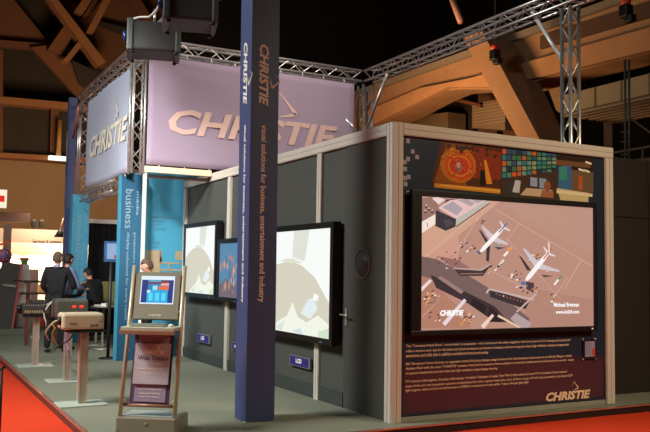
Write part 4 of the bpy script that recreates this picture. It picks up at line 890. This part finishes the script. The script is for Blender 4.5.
# leaning strut: box with one face to the left and one to the front
A0, A1 = onx(462, 37, 13), onx(519, 140, 13); B0, B1 = onx(482, 31, 13), onx(540, 140, 13)
C0 = ony(512, 22, B0.y); C1 = ony(566, 140, B1.y); D0 = Vector((C0.x, A0.y, A0.z)); D1 = Vector((C1.x, A1.y, A1.z))
ext0 = (B0-B1)*.28
MB().add([A1, B1, C1, D1, A0, B0, C0, D0], [[0, 1, 5, 4], [1, 2, 6, 5], [2, 3, 7, 6], [3, 0, 4, 7], [4, 5, 6, 7], [3, 2, 1, 0]]).build('strut', mat('strut_concrete', (150, 112, 78), .85, 0, .15, 1.5), bs)
MB().tube([onx(461, 22, 12.8), onx(449, -10, 12.8)], .12, 8).build('hanger_tube', mat('pink_tube', (190, 140, 120), .5), bs)
# pale blocks under the beam
bk = thing('upper_gallery', 'dim gallery of pale boarded blocks under the roof beam above the booth', 'gallery')
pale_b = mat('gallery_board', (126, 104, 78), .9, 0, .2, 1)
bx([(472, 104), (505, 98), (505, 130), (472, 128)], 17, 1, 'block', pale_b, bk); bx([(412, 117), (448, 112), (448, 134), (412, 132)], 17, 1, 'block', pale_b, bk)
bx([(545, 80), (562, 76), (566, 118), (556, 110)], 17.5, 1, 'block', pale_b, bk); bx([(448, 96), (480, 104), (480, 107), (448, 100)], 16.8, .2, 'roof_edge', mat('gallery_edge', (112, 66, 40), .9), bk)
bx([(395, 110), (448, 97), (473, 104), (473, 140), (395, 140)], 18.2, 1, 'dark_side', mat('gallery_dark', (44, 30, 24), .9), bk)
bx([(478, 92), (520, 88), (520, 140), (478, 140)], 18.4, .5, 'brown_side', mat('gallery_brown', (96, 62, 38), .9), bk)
mb = MB()
for i in range(7):
    mb.prism([onx(473, 106+i*3.2, 16.95), onx(505, 101+i*3.2, 16.95), onx(505, 102+i*3.2, 16.95), onx(473, 107+i*3.2, 16.95)], (.05, 0, 0))
mb.build('slats', mat('slat_pale', (150, 128, 98), .9), bk)
for y_ in (13.5, 19.5): MB().box((18.4, y_, -.09), (18.8, y_+.4, 8)).build('support', mat('gallery_dark', (44, 30, 24), .9), bk)
# duct
du = thing('air_duct', 'pale rectangular air duct under the roof beam at the upper right', 'duct')
mb = MB(); DX = 13.0
y1_, z1_, z0_ = 10.6, 7.02, 6.46
mb.box((DX, 2, z0_), (DX+2.4, y1_, z1_)); mb.build('casing', mat('duct_tan', (146, 128, 98), .8, 0, .1, 1), du)
for i in range(9): MB().box((DX-.02, 2.6+i*.95, z0_), (DX, 2.66+i*.95, z1_)).build('seam', mat('duct_seam', (110, 94, 70), .8), du)
for i in range(7): MB().box((DX+.15+i*.33, 2, z0_-.08), (DX+.3+i*.33, y1_, z0_)).build('under_rib', mat('duct_rib', (120, 106, 88), .8), du)
# catwalk
cw = thing('catwalk', 'thin metal catwalk with railings at the right above the black partition', 'catwalk')
cwm = mat('catwalk_steel', (112, 84, 60), .6, .2)
mb = MB(); mb.bar(onx(600, 155, 11), onx(700, 138, 11), .04, .05); mb.bar(onx(625, 162, 11), onx(700, 154, 11), .05, .08)
for x, y0_, y1__ in ((643, 148, 160),): mb.bar(onx(x, y0_, 11), onx(x, y1__, 11), .04, .04, YP)
mb.build('railing', cwm, cw)
mb = MB(); mb.tube([onx(625, 60, 11), onx(625.5, 163, 11)], .03); mb.tube([onx(629, 60, 11), onx(629.5, 163, 11)], .03)
for y in (132, 142, 155): mb.tube([onx(621, y, 11), onx(629, y-1, 11)], .02)
mb.build('ladder', mat('ladder_steel', (84, 84, 72), .6, .2), cw)
mb = MB(); mb.tube([onx(630, 118, 11), onx(655, 136, 11)], .025); mb.build('stay', cwm, cw)
bx([(646, 166), (700, 160), (700, 190), (646, 192)], 9.5, .3, 'end_box', mat('tan_box', (150, 118, 86), .8), cw)
# chain hoists
for (x, y, s) in ((495, 50, 'before the leaning strut'), (626, 5, 'at the upper right corner')):
    X = 12.2; c0 = onx(x, y, X)
    h = thing('chain_hoist', 'black chain hoist with orange top hanging '+s, 'hoist', c0)
    MB().box((-.14, -.14, -.35), (.14, .14, .0), None, .04).build('motor', blackp, h, True); MB().box((-.1, -.25, -.5), (.12, .02, -.3), None, .03).build('chain_bag', blackm, h, True)
    MB().lathe([(.12, 0), (.13, .12), (.06, .2)], (0, 0, 0), 14).build('orange_cap', mat('orange_cap', (230, 80, 40), .5), h, True)
    MB().tube([(0, 0, .18), (0, 0, 9)], .012, 5).build('chain', blackm, h, True)
